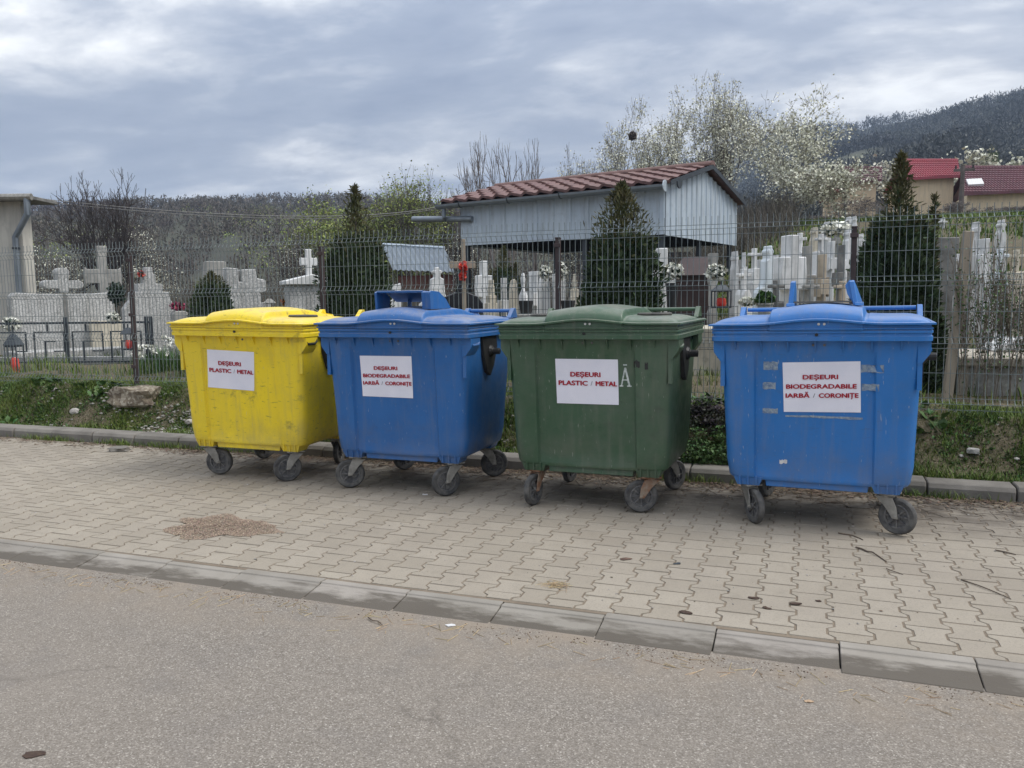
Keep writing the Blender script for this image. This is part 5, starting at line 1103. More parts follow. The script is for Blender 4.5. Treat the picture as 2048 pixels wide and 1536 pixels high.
# dark wire fence in front of the middle graves
inn = empty('low_wire_fence', (0, 0, 0), 0, 'low black wire grave fence seen through the mesh fence in the middle', 'fence')
def wire_run(u0, u1, v0, v1, Y, pit=0.05, r=0.003):
    a, b = at(u0, v0, Y), at(u1, v0, Y); zt, zb = a[2], at(u0, v1, Y)[2]; n = int((b[0] - a[0]) / pit); v = []; f = []
    for k in range(n + 1):
        x = a[0] + (b[0] - a[0]) * k / n; bb = len(v); v += [(x - r, Y, zb), (x + r, Y, zb), (x, Y + r, zb), (x - r, Y, zt), (x + r, Y, zt), (x, Y + r, zt)]; f += [(bb, bb + 1, bb + 4, bb + 3), (bb + 1, bb + 2, bb + 5, bb + 4), (bb + 2, bb, bb + 3, bb + 5)]
    for q in range(6):
        z = zb + (zt - zb) * (0.02 + 0.192 * q); bb = len(v); v += [(a[0], Y - .004, z - r), (b[0], Y - .004, z - r), (b[0], Y - .004, z + r), (a[0], Y - .004, z + r), (a[0], Y - .008, z - r), (b[0], Y - .008, z - r), (b[0], Y - .008, z + r), (a[0], Y - .008, z + r)]; f += [(bb, bb + 1, bb + 2, bb + 3), (bb + 4, bb + 5, bb + 6, bb + 7), (bb + 3, bb + 2, bb + 6, bb + 7), (bb, bb + 1, bb + 5, bb + 4)]
    link('wire_panel', np_mesh('wire_panel', v, f, MT['iron']), inn)
wire_run(965, 1195, 552, 665, 11.0); wire_run(1385, 1475, 612, 700, 11.2)
# crypt, plinths and the right hand graves
def house_box(name, p0, L, D, H, rz, m, label, cat): 
    o = G().box(0, 0, 0, L, D, H).obj(name, m, None, bevel=.01); o.location = p0; o.rotation_euler = (0, 0, rz); return tag(o, label, cat)
p_ = at(1345, 610, 13.5); q_ = at(1424, 610, 13.5); z0 = float(gz(p_[0], 13.5))
cr_ = empty('burial_vault', (p_[0], p_[1], z0 - .05), 0.12, 'dark brown wooden burial vault with sloping roof beneath the canopy shed', 'burial vault')
Lc = q_[0] - p_[0]; Hc = at(1345, 545, 13.5)[2] - z0; Hr = at(1400, 503, 13.5)[2] - z0
G().box(0, 0, 0, Lc, 1.2, Hc).obj('wall', MT['dark_wood'], cr_)
G().add([(-.06, -.08, Hc), (Lc + .06, -.08, Hc), (Lc + .06, 0.6, Hr), (-.06 + Lc * .35, 0.6, Hr), (-.06, 1.28, Hc), (Lc + .06, 1.28, Hc)], [(0, 1, 2, 3), (3, 2, 5, 4), (0, 3, 4), (1, 5, 2), (0, 4, 5, 1)]).obj('roof', MT['dark_wood'], cr_)
grave('block', 1298, 497, 1346, 11.5, 'marble', 'large white marble block cross right of the broad dense thuja', 0.3, 0.24)
flowers(tuple(at(1345, 543, 11.0)), 0.14, 230, ('petal', 'dark_leaf'), 'white wreath spray below the large white block cross', 'wreath', 'wreath', 0.028, 0.75)
flowers(tuple(at(1432, 545, 11.2)), 0.13, 220, ('petal', 'dark_leaf'), 'white wreath spray to the right of the dark vault', 'wreath', 'wreath', 0.028, 0.75)
pot(1344, 566, 11.0, 0.085, 0.42, MT['black_plastic'], 'tall dark tapered vase under the white wreath spray', 'vase', 'vase')
grave('pillar', 1418, 507, 1434, 13.0, 'stone_grey', 'grey stone pillar with a carved top behind the dark vault', 0.2, 0.2)
lantern(1442, 562, 616, 10.9, 'iron', 'black grave lantern with a large red candle right of the dark vault', 'red', 0.11)
pl = at(1392, 640, 11.4); house_box('grave_border', (pl[0] - 0.1, 11.3, 0.45), 1.3, 1.4, 0.72, 0.0, MT['cream_stone'], 'cream concrete grave surround seen in the gap beside the green container', 'grave border')
rg_ = [('obelisk', 1464, 503, 1475, 13.5, 'marble', 'slim white obelisk at the left end of the right hand graves'), ('arch', 1478, 538, 1497, 12.2, 'marble', 'white round topped headstone right of the slim obelisk'),
       ('block_stack', 1498, 497, 1520, 13.4, 'marble', 'tall white stepped column with weathered top right of the round topped headstone'), ('shoulder', 1515, 492, 1556, 12.4, 'marble_b', 'bluish white headstone with shoulders and a tiny cross'),
       ('block', 1557, 471, 1604, 11.6, 'marble', 'biggest white marble cross with thick arms behind the bright blue container'), ('stepped', 1590, 466, 1611, 14.5, 'marble', 'white stepped headstone just right behind the biggest cross'),
       ('cross', 1604, 492, 1625, 12.0, 'stone_grey', 'weathered grey cross right of the biggest white cross'), ('obelisk', 1621, 455, 1636, 17.0, 'cream_stone', 'cream obelisk with a finial on the rise'),
       ('stepped', 1632, 468, 1653, 15.5, 'marble', 'white stepped headstone on the rise below the cream obelisk'), ('obelisk', 1648, 444, 1660, 19.0, 'marble', 'small white obelisk higher up the rise'),
       ('flared', 1636, 509, 1652, 11.8, 'tan_stone', 'slender tan cross in front of the white stepped headstone'), ('obelisk', 1690, 434, 1704, 20.0, 'marble', 'white obelisk with a pointed top left of the right fence post'),
       ('obelisk', 1703, 433, 1712, 21.0, 'marble', 'thin white spire hidden partly by the right fence post'), ('shoulder', 1684, 460, 1706, 16.0, 'marble', 'white headstone with shoulders below the pointed obelisk'),
       ('cross', 1672, 490, 1694, 12.6, 'stone_dark', 'dark grey stone cross left of the right fence post'), ('slab', 1668, 562, 1702, 11.4, 'tan_stone', 'tan stone block behind the right fin of the bright blue container'),
       ('pillar', 1855, 476, 1906, 10.4, 'stone_dark', 'dark weathered square pillar monument right of the tallest thuja'), ('obelisk', 1944, 444, 1960, 14.0, 'marble', 'white obelisk behind the twiggy shrub'),
       ('obelisk', 1993, 440, 2012, 17.0, 'marble', 'white pointed stone on the slope above the tomb'), ('arch', 1990, 498, 2012, 12.6, 'marble_b', 'bluish white headstone behind the right part of the twiggy shrub'), ('slab', 2022, 500, 2044, 12.8, 'cream_stone', 'cream headstone at the right edge of the picture'),
       ('stepped', 1908, 508, 1924, 13.0, 'marble', 'narrow white stepped stone just right of the dark pillar'), ('cross', 1880, 436, 1890, 27.0, 'marble', 'tiny white cross far up the grass slope below the house'), ('arch', 1968, 560, 1990, 11.8, 'marble', 'low white arched stone behind the twigs above the tomb'),
       ('cross', 1484, 505, 1492, 16.5, 'marble', 'small far white cross between the slim obelisk and the tall column'), ('stepped', 1528, 520, 1548, 17.0, 'cream_stone', 'far cream stepped stone behind the bluish headstone'), ('arch', 1612, 560, 1632, 11.2, 'stone_grey', 'low grey arched stone at the foot of the grey cross'), ('cross', 1668, 452, 1678, 19.5, 'stone_grey', 'thin grey cross among white wreaths on the rise'),
       ('obelisk', 1716, 468, 1726, 20.0, 'marble', 'white obelisk just right of the right fence post'), ('slab', 1545, 560, 1560, 11.2, 'stone_dark', 'narrow dark stone slab at the left of the biggest white cross')]
rg_ += [('cross', 1470, 520, 1486, 15.5, 'stone_grey', 'small grey cross peeping over the round topped headstone'), ('block', 1506, 520, 1524, 14.5, 'marble', 'white block cross behind the tall stepped column'), ('flared', 1541, 510, 1561, 14.0, 'marble', 'white flared cross between the bluish headstone and the biggest cross'),
        ('cross', 1622, 503, 1641, 13.2, 'marble', 'white slim cross behind the slender tan cross'), ('flared', 1654, 483, 1671, 15.0, 'marble', 'white flared cross left of the dark grey stone cross'), ('shoulder', 1726, 480, 1742, 15.5, 'marble', 'white headstone at the left edge of the tallest thuja'),
        ('cross', 1928, 498, 1950, 12.4, 'stone_grey', 'grey cross between the dark pillar and the twiggy shrub'), ('block', 1955, 478, 1978, 13.5, 'marble', 'white block cross behind the tallest twiggy shrub'), ('flared', 1058, 543, 1077, 13.0, 'marble', 'white flared cross right of the white statue'), ('cross', 998, 556, 1016, 12.6, 'marble', 'small white cross below the little conifer')]
for a in rg_:
    grave(a[0], a[1], a[2], a[3], a[4], a[5], a[6], yaw=random.uniform(0.35, 0.6), thick=random.uniform(0.16, 0.26), plinth=a[3] < 16, cap='cross' if a[0] in ('arch', 'stepped', 'slab', 'block_stack') and a[3] > 12 else None, plaque=('stone_dark' if a[0] in ('arch', 'shoulder', 'slab', 'stepped') else None))
flowers(tuple(at(1668, 458, 17.5)), 0.30, 200, ('petal', 'dark_leaf'), 'heap of white wreaths on the rise among the obelisks', 'wreath', 'wreath', 0.06, 0.4)
flowers(tuple(at(1530, 598, 10.8)), 0.11, 200, ('leaf', 'leaf'), 'green potted plant at the foot of the bluish white headstone', 'plant', 'potted_plant', 0.035)
pot(1530, 606, 10.8, 0.10, 0.2, MT['stone_grey'], 'grey pot holding the green plant before the bluish headstone')
house_box('grave_border', tuple(at(1475, 640, 11.0) * [1, 1, 0] + [0, 0, 0.5]), 0.95, 1.2, 0.66, 0.1, MT['cream_stone'], 'cream grave slab below the white round topped headstone', 'grave border')
flowers(tuple(at(1497, 603, 10.95)), 0.13, 160, ('petal', 'leaf'), 'low bed of white flowers on the cream grave slab', squash=0.3)
# the tomb at the right
tz = at(1925, 795, 9.6)[2]; tX = at(1914, 795, 9.6)[0]
tomb = empty('concrete_tomb', (tX, 9.6, tz - 0.05), 0.08, 'old grey concrete tomb with a thick slab lid at the right', 'tomb')
ht = at(1925, 733, 9.6)[2] - tz + 0.05
G().box(0.08, 0.0, 0, 1.9, 1.5, ht).obj('chest', MT['concrete'], tomb, bevel=0.012)
G().box(-0.01, -0.012, 0, 0.10, 0.3, ht + 0.003).obj('corner_pier', MT['concrete_top'], tomb, bevel=0.01)
G().prism([(-0.04, ht + 0.004), (2.0, ht + 0.004), (2.0, ht + 0.10), (-0.01, ht + 0.10), (-0.04, ht + 0.07)], -0.06, 1.55).obj('lid_slab', MT['concrete_top'], tomb, bevel=0.012)
G().prism([(0.55, ht + 0.103), (1.9, ht + 0.103), (1.9, ht + 0.26), (0.75, ht + 0.24), (0.62, ht + 0.17)], 0.85, 1.5).obj('white_slab', MT['marble'], tomb, bevel=0.02)
wpst = G().box(-0.045, -0.03, -0.2, 0.045, 0.03, 1.68).obj('wooden_post', MT['wood'], None, bevel=0.006); pw = at(1897, 700, 8.9); wpst.location = (pw[0], 8.9, 0.52); wpst.rotation_euler = (0, RAD(4.5), 0.2); tag(wpst, 'pale leaning wooden post in front of the dark pillar monument', 'wooden post')
# twiggy shrub on the right
for q, (u, vt, Y_, sd) in enumerate(((1940, 470, 8.9, 5), (1990, 450, 9.1, 6), (2030, 470, 9.2, 9), (2075, 455, 9.3, 12))):
    plant('twiggy_shrub', u, vt, Y_, ['twiggy shrub with new leaves right of the leaning wooden post', 'tallest twiggy shrub with new leaves behind the concrete tomb', 'twiggy shrub with new leaves nearest the right edge', 'twiggy shrub at the very edge of the view on the right'][q], 'shrub', 'twig_grey', 'leaf', 700, 0.014, 0.02, seed=sd, stems=5, levels=2, spread=0.5, up=0.10, first=0.2, kids=3, lenr=0.5, tr=0.0035, rmin=0.0022, jit=0.12, wide=90)

# ------------------------------------------------------------------ canopy shed
C0 = np.array([-3.01, 18.2, 0.0]); th = RAD(13.5); A_ = np.array([math.cos(th), -math.sin(th), 0]); B_ = np.array([math.sin(th), math.cos(th), 0])
zg = float(gz(-3.0, 18.2)) - 0.1
shed = empty('canopy_shed', (C0[0], C0[1], 0), -th, 'open canopy shed with blue grey metal fascia and brown tiled roof behind the fence', 'shed')
LA, DB = 5.6, 4.75; ZB, ZE, ZA = 2.98, 4.07, 4.68
def corrugated(x0, x1, zbot, ztopf, y, n, dep=0.022, flip=1):
    """ribbed sheet in the xz plane, ribs of real depth"""
    g = G(); pts = []
    for k in range(n):
        a = x0 + (x1 - x0) * k / n; w = (x1 - x0) / n
        pts += [(a, 0), (a + w * .70, 0), (a + w * .76, 1), (a + w * .94, 1)]
    pts.append((x1, 0)); vs = []; fs = []
    for x, d in pts: vs += [(x, y - flip * dep * d, zbot), (x, y - flip * dep * d, ztopf(x))]
    for i in range(len(pts) - 1): fs.append((2 * i, 2 * i + 2, 2 * i + 3, 2 * i + 1))
    return g.add(vs, fs)
corrugated(-LA, 0, ZB, lambda x: ZE - 0.02, 0, 12, 0.03).obj('front_fascia', MT['sheet'], shed)
corrugated(-LA, 0, ZB, lambda x: ZE - 0.02, DB, 12, -0.03).obj('back_fascia', MT['sheet'], shed)
gab = lambda s_: ZE + (ZA - 0.06 - ZE) * (1 - abs(s_ - DB / 2) / (DB / 2))
for nm, xx in (('gable_sheet', 0.012), ('gable_sheet', -LA - 0.012)):
    g = corrugated(0.0, DB, ZB - 0.02, gab, 0, 15, 0.03)
    g.v = [(xx - (yy if xx > -1 else -yy) * 1.0, s_, z) for (s_, yy, z) in g.v]; g.obj(nm, MT['sheet'], shed)
G().box(-LA + .02, .02, ZE - 0.16, -0.02, DB - .02, ZE - 0.12).obj('ceiling', MT['sheet_shade'], shed)
G().box(-LA + .03, .035, ZB + 0.02, -0.03, .06, ZE - .05).obj('shade_panel', MT['sheet_shade'], shed); G().box(-LA + .03, DB - .06, ZB + .02, -0.03, DB - .035, ZE - .05).obj('shade_panel', MT['sheet_shade'], shed)  # dark panels added behind the fascias, coloured as the shade inside
G().box(-0.06, .1, ZB + .02, -0.035, DB - .1, ZE - .05).obj('shade_panel', MT['sheet_shade'], shed); G().box(-LA + .035, .1, ZB + .02, -LA + .06, DB - .1, ZE - .05).obj('shade_panel', MT['sheet_shade'], shed)
pm = G().box(-0.05, -0.05, zg, 0.05, 0.05, ZE - 0.17).mesh('post', MT['iron'])
for x, y in ((-0.12, 0.12), (-2.05, 0.12), (-LA + .12, 0.12), (-0.12, DB / 2), (-0.12, DB - .12), (-2.05, DB - .12), (-LA + .12, DB - .12)):
    o = link('post', pm, shed); o.location = (x, y, 0)
rf = G(); ov = 0.20; sl = (ZA - ZE) / (DB / 2); x0r, x1r = -LA - 0.48, 0.20
zr = lambda y: ZE + 0.03 + (y if y < DB / 2 else DB - y) * sl
rf.add([(x0r, -ov, zr(-ov)), (x1r, -ov, zr(-ov)), (x1r, DB / 2, zr(DB / 2)), (x0r, DB / 2, zr(DB / 2)), (x0r, DB + ov, zr(DB + ov)), (x1r, DB + ov, zr(DB + ov))], [(0, 1, 2, 3), (3, 2, 5, 4)])
roof = rf.obj('roof', MT['tile'], shed)
for y0, y1 in ((-ov, DB / 2), (DB / 2, DB + ov)):
    for xx in (x0r, x1r):
        s0, s1 = zr(y0), zr(y1); G().add([(xx, y0, s0 - .05), (xx, y1, s1 - .05), (xx, y1, s1 + .06), (xx, y0, s0 + .06), (xx + .02, y0, s0 - .05), (xx + .02, y1, s1 - .05), (xx + .02, y1, s1 + .06), (xx + .02, y0, s0 + .06)], [(0, 1, 2, 3), (4, 5, 6, 7), (0, 1, 5, 4), (3, 2, 6, 7), (0, 3, 7, 4), (1, 2, 6, 5)]).obj('verge_board', MT['iron'], roof)
NC, NR = 15, 5; tw = (x1r - x0r) / NC; tl_ = math.hypot(DB / 2 + ov, (DB / 2 + ov) * sl) / NR; ang = math.atan(sl)
vs = []; nU = 9
for j, (yy, lift) in enumerate(((0.0, 0.0), (0.0, 0.055), (tl_ * 0.5, 0.035), (tl_ + 0.02, 0.012))):
    for i in range(nU):
        s_ = i / (nU - 1); wv = 0.030 * math.sin(2 * PI * s_) + 0.012 * math.sin(4 * PI * s_)
        vs.append((s_ * (tw + 0.004), yy, 0.012 + (lift + (wv if lift > 0 or True else 0)) if j else 0.012 + wv - 0.01))
fs = [(j * nU + i, j * nU + i + 1, (j + 1) * nU + i + 1, (j + 1) * nU + i) for j in range(3) for i in range(nU - 1)]
tme = G().add(vs, fs).mesh('roof_tile', MT['tile'], smooth=False)
for r_ in range(NR):
    for c in range(NC):
        o = link('roof_tile', tme, roof); s_ = r_ * tl_
        o.location = (x0r + tw * c, -ov + s_ * math.cos(ang), zr(-ov) + s_ * math.sin(ang) + 0.03); o.rotation_euler = (ang + random.gauss(0, .006), 0, 0)
for r_ in range(NR):
    for c in range(NC):
        o = link('roof_tile', tme, roof); s_ = r_ * tl_
        o.location = (x0r + tw * (c + 1), DB + ov - s_ * math.cos(ang), zr(-ov) + s_ * math.sin(ang) + 0.03); o.rotation_euler = (ang, 0, PI)
G().prism_x([(DB / 2 + .14 * math.cos(a), zr(DB / 2) + 0.05 + .10 * math.sin(a)) for a in np.linspace(-0.25, PI + .25, 9)], x0r - .02, x1r + .02).obj('ridge_cap', MT['tile'], roof)
g = G(); gp_ = [(-ov - .09 + .11 * math.cos(a), zr(-ov) - 0.03 + .11 * math.sin(a)) for a in np.linspace(PI, 2 * PI, 8)]; gp2 = [(-ov - .09 + .10 * math.cos(a), zr(-ov) - 0.03 + .10 * math.sin(a)) for a in np.linspace(2 * PI, PI, 8)]
g.prism_x(gp_ + gp2, x0r - .05, x1r - .10); gt = g.obj('gutter', MT['gutter'], shed)
for k in range(5):
    x = x0r + .7 + k * 1.45; G().prism_x([(-ov - .09 + .118 * math.cos(a), zr(-ov) - 0.03 + .118 * math.sin(a)) for a in np.linspace(PI, 2 * PI, 8)] + [(-ov + .03, zr(-ov)), (-ov - .21, zr(-ov))], x, x + .03).obj('bracket', MT['iron'], gt)
g = G(); g.prism_x([(-ov - .09 + .125 * math.cos(a), zr(-ov) - .06 + .125 * math.sin(a)) for a in np.linspace(0, 2 * PI, 13)[:-1]], x1r - .10, x1r - .08); g.obj('gutter_end', MT['sheet'], gt)
g = G(); g.tube([(x0r + .15, -ov - .07, zr(-ov) - .1), (x0r + .15, -ov - .07, ZE - 0.36), (x0r + 0.10, -ov + 0.02, ZE - 0.42)], 0.055, 8); g.tube([(x0r - 0.95, -ov + 0.0, ZE - .34), (x0r + .9, -ov + 0.12, ZE - .44)], [0.075, 0.075], 12); g.obj('downpipe', MT['gutter'], gt, smooth=True)

# ------------------------------------------------------------------ other buildings
# building corner at the left
bd = empty('roadside_building', (0, 0, 0), 0, 'corner of a cream rendered building with zinc gutter at the left edge', 'building')
Pc = at(47, 500, 12.5); zR = at(40, 403, 12.5)[2]
def wallbox(g, p, q, z0, z1, t_=0.3):
    d = np.array([q[0] - p[0], q[1] - p[1]]); d /= np.linalg.norm(d); n_ = np.array([-d[1], d[0]]) * t_
    g.loft([[(p[0], p[1], z), (q[0], q[1], z), (q[0] + n_[0], q[1] + n_[1], z), (p[0] + n_[0], p[1] + n_[1], z)] for z in (z0, z1)])
dirF = np.array([0.94, 0.34, 0]); dirS = np.array([-0.34, 0.94, 0])   # along the front to the corner; depth
g = G(); c1 = Pc - dirF * 6; c3 = Pc + dirS * 0.35
g.loft([[(*(c1[:2]), z), (*(Pc[:2]), z), (*(c3[:2]), z), (*((c1 + dirS * 0.35)[:2]), z)] for z in (-0.1, zR)]); g.obj('wall', MT['plaster'], bd)
g = G(); a, b = c1 - dirF * 0.2 - dirS * 0.25, Pc + dirF * 0.42 - dirS * 0.25; e = dirS * 0.9
g.loft([[(*(a + q)[:2], z) for q in (np.zeros(3),)] + [(*(b)[:2], z), (*(b + e)[:2], z), (*(a + e)[:2], z)] for z in (zR + 0.002, zR + 0.075)]); g.obj('roof_edge', MT['stone_dark'], bd, bevel=.01)
g = G(); gp0 = a - dirS * 0.05 + np.array([0, 0, 0]); g.tube([(*(a - dirS * .06)[:2], zR + .05), (*(b - dirS * .06)[:2], zR + .05)], 0.07, 8); gt2 = g.obj('gutter', MT['zinc'], bd, smooth=True)
e0 = b - dirS * .06 - dirF * .10; wl = Pc - dirF * 0.10 - dirS * 0.08
G().tube([(*e0[:2], zR + .02), (*e0[:2], zR - .28), (*(wl)[:2], zR - .72), (*(wl)[:2], 0.3)], 0.062, 10).obj('downpipe', MT['gutter'], bd, smooth=True)
for z in (zR - .95, zR - 1.9): G().tube([(*wl[:2], z - .02), (*wl[:2], z + .02)], 0.075, 10).obj('pipe_clip', MT['iron'], bd)
# far brick barn with corrugated roof
q0, q1 = at(786, 541, 30), at(917, 546, 30); r0, r1 = at(764, 491, 33), at(889, 498, 33)
ba = empty('brick_barn', (0, 0, 0), 0, 'small red brick barn with blue grey corrugated roof behind the graves', 'barn')
n = 24; vs = []; fs = []
for k in range(n + 1):
    t_ = k / n; off = 0.05 * (k % 2)
    vs += [tuple(q0 * (1 - t_) + q1 * t_ + [0, 0, off]), tuple(r0 * (1 - t_) + r1 * t_ + [0, 0, off])]
fs = [(2 * k, 2 * k + 2, 2 * k + 3, 2 * k + 1) for k in range(n)]
nb = len(vs); bk = np.array([0.7, 3.0, 0])
vs += [tuple(r0 + [0, 0, .02]), tuple(r1 + [0, 0, .02]), tuple(r1 + bk + [0, 0, -.9]), tuple(r0 + bk + [0, 0, -.9])]; fs.append((nb, nb + 1, nb + 2, nb + 3))
G().add(vs, fs).obj('roof', MT['blue_roof'], ba)
w0 = q0 * 0.97 + q1 * .03 + [0, .25, 0]; w1 = q0 * .04 + q1 * .96 + [0, .25, 0]
G().loft([[(w0[0], w0[1], z), (w1[0], w1[1], z), (w1[0] + .6, w1[1] + 5, z), (w0[0] + .6, w0[1] + 5, z)] for z in (0.2, min(q0[2], q1[2]) - 0.05)]).obj('wall', MT['brick'], ba)
G().tube([tuple(r0 + [0, 0, .05]), tuple(r1 + [0, 0, .05])], 0.08, 6).obj('ridge_cap', MT['sheet'], ba)
# houses on the slope
def house(u0, u1, v_ridge, v_eave, v_base, Y, m_roof, label, uslope=(0, 0), rows=9, cols=26):
    e0, e1 = at(u0, v_eave, Y), at(u1, v_eave, Y); d = 4.2; k0, k1 = at(u0 + uslope[0], v_ridge, Y + d), at(u1 + uslope[1], v_ridge, Y + d); zb = at((u0 + u1) / 2, v_base, Y)[2] - 1.5
    t = empty('house', (e0[0], e0[1], zb), 0, label, 'house'); o_ = np.array([e0[0], e0[1], zb])
    i_ = 0.35; z1 = e0[2] - 0.05
    G().loft([[tuple(q - o_) for q in ((e0[0] + i_, Y + .4, z), (e1[0] - i_, Y + .4, z), (e1[0] - i_, Y + 2 * d - .4, z), (e0[0] + i_, Y + 2 * d - .4, z))] for z in (zb, z1)]).obj('wall', MT['plaster_h'], t)
    g = G()
    for r_ in range(rows):                                          # courses of pressed tiles, each stepped above the one below
        f0, f1 = r_ / rows, (r_ + 1) / rows; n_ = cols * 2; vs = []; fs = []
        for k in range(n_ + 1):
            s_ = k / n_; wv = 0.05 * (k % 2)
            lo = (e0 * (1 - f0) + k0 * f0) * (1 - s_) + (e1 * (1 - f0) + k1 * f0) * s_; hi = (e0 * (1 - f1) + k0 * f1) * (1 - s_) + (e1 * (1 - f1) + k1 * f1) * s_
            vs += [tuple(lo - o_ + [0, 0, 0.0 + wv]), tuple(lo - o_ + [0, 0, .10 + wv]), tuple(hi - o_ + [0, 0, 0.02 + wv])]
        for k in range(n_): fs += [(3 * k, 3 * k + 3, 3 * k + 4, 3 * k + 1), (3 * k + 1, 3 * k + 4, 3 * k + 5, 3 * k + 2)]
        g.add(vs, fs)
    back0, back1 = np.array([e0[0], Y + 2 * d, e0[2]]), np.array([e1[0], Y + 2 * d, e1[2]])
    g.add([tuple(k0 - o_), tuple(k1 - o_), tuple(back1 - o_), tuple(back0 - o_)], [(0, 1, 2, 3)])
    g.add([tuple(e0 - o_ + [i_, .4, 0]), tuple(k0 - o_ + [i_, 0, 0]), tuple(back0 - o_ + [i_, -.4, 0])], [(0, 1, 2)]); g.add([tuple(e1 - o_ + [-i_, .4, 0]), tuple(k1 - o_ + [-i_, 0, 0]), tuple(back1 - o_ + [-i_, -.4, 0])], [(0, 1, 2)])
    rf_ = g.obj('roof', m_roof, t)
    G().box(0, -.02, e0[2] - zb - .16, e1[0] - e0[0], .08, e0[2] - zb + .02).obj('eave_board', m_roof, t)
    G().tube([tuple(k0 - o_ + [0, 0, .06]), tuple(k1 - o_ + [0, 0, .06])], 0.11, 6).obj('ridge_cap', m_roof, t)
    return t, o_, (e0, e1, k0, k1)
house(1788, 1922, 322, 357, 425, 60, MT['red_roof'], 'cream house with a bright red roof up the slope at the right', (12, -6))
hB, oB, (e0, e1, k0, k1) = house(1924, 2140, 336, 386, 428, 56, MT['maroon_roof'], 'cream house with a maroon tiled roof and a skylight at the right edge', (6, 0), 12, 34)
pc = np.array(at(1949, 368, 57.4)) - oB; nrm = Vector(np.cross(e1 - e0, k0 - e0)).normalized(); 
ex = Vector((1, 0, 0)); ey = nrm.cross(ex).normalized(); base_ = Vector((e0 * .5 + k0 * .5) - oB); 
cpt = on_plane(1949, 369, e0, np.array(nrm)) - oB; cpt = Vector(cpt) + nrm * 0.20
g = G(); q4 = [cpt + ex * a + ey * b for a, b in ((-.42, -.5), (.42, -.5), (.42, .5), (-.42, .5))]
g.loft([[tuple(v_ - nrm * .2) for v_ in q4], [tuple(v_) for v_ in q4]]); g.obj('skylight', MT['foil'], hB)
house(1688, 1764, 337, 362, 400, 66, MT['maroon_roof'], 'low house with a faded reddish roof left of the bright red roof', (0, 0), 6, 18)
house(1640, 1712, 360, 384, 410, 72, MT['red_roof'], 'furthest low house with a red roof half hidden by blossom', (0, 0), 6, 18)
up_ = empty('utility_pole', tuple(at(1922, 420, 52)), 0, 'wooden utility pole with a crossarm between the two right hand houses', 'utility pole'); zt = at(1922, 330, 52)[2] - at(1922, 420, 52)[2]
G().tube([(0, 0, -1.5), (0, 0, zt)], [0.15, 0.11], 8).obj('pole', MT['bark'], up_); G().box(-0.45, -.06, zt - .35, 0.6, .06, zt - .2).obj('crossarm', MT['bark'], up_)
for x in (-.35, .5): G().tube([(x, 0, zt - .2), (x, 0, zt - .02)], 0.05, 6).obj('insulator', MT['black_plastic'], up_)
# wires
def cable(pxs, Y, label, r=0.012):
    pts = [at(u, v, y_) for (u, v), y_ in zip(pxs, Y)]; P_ = []
    for t_ in np.linspace(0, 1, 25):
        a = (1 - t_) ** 2; b = 2 * t_ * (1 - t_); c_ = t_ * t_; mid = pts[1] * 2 - (pts[0] + pts[2]) / 2; P_.append(pts[0] * a + mid * b + pts[2] * c_)
    o = G().tube([p - P_[0] for p in P_], r, 4).obj('cable', MT['zinc'], None); o.location = P_[0]; tag(o, label, 'cable')
cable([(60, 395), (520, 431), (890, 411)], (24, 21.5, 20.0), 'upper of the two thin sagging wires running from the left to the canopy shed')
cable([(60, 400), (520, 436), (890, 414)], (24, 21.5, 20.0), 'lower of the two thin sagging wires running from the left to the canopy shed')

# ------------------------------------------------------------------ trees beyond
plant('bare_tree', 225, 336, 24, 'bare spreading tree on the left behind the tall stone cross', bark='bark_dark', seed=21, stems=3, depth=7, ang=0.5, up=0.035, first=1.3, rmin=0.008, tr=0.022, splay=0.45, side=0.42, wide=200)
for (u, v, Y, w, sd, nl, lb) in ((95, 478, 22, 140, 31, 1500, 'low blossoming bush behind the left building corner'), (285, 440, 27, 130, 32, 1700, 'creamy blossoming bush behind the bare spreading tree'), (600, 438, 34, 110, 33, 900, 'pale half open blossom bush left of the willows'), (930, 448, 24, 70, 34, 900, 'white blossoming bush left of the canopy shed'), (60, 500, 20, 120, 36, 1000, 'nearest blossoming bush beside the left building')):
    plant('blossoming_bush', u, v, Y, lb, 'bush', 'bark', 'blossom', int(nl * 2.4), 0.032, 0.06, seed=sd, stems=5, depth=6, ang=0.5, up=0.05, first=0.7, rmin=0.006, splay=0.6, wide=w)
for (u, v, Y, w, sd, nl, lb) in ((662, 372, 36, 150, 41, 4200, 'yellow green willow left of the spindly thuja tip'), (745, 378, 38, 150, 42, 4200, 'yellow green willow behind the spindly thuja'), (830, 326, 40, 120, 43, 3000, 'tall light green tree left of the canopy roof'), (885, 365, 42, 70, 44, 1400, 'thin greenish tree next to the canopy roof corner'), (795, 372, 40, 110, 45, 3200, 'low yellow green willow under the tall light green tree')):
    plant('budding_tree', u, v, Y, lb, 'tree', 'bark', 'spring_leaf', int(nl * 1.9), 0.06, 0.22, seed=sd, stems=3, depth=7, ang=0.5, up=0.04, first=0.9, rmin=0.005, tr=0.013, side=0.36, wide=w)
for (u, v, Y, w, sd, st, lb) in ((1010, 262, 34, 140, 51, 3, 'bare walnut like tree above the left end of the canopy roof'), (1075, 270, 35, 90, 52, 3, 'bare tree right of the walnut like one above the canopy roof'), (945, 330, 36, 70, 53, 3, 'small bare tree at the left end of the canopy roof')):
    plant('bare_tree', u, v, Y, lb, 'tree', 'bark_grey', None, seed=sd, stems=2, depth=6, ang=0.48, up=0.045, first=1.0, rmin=0.005, tr=0.014, side=0.36, wide=w)
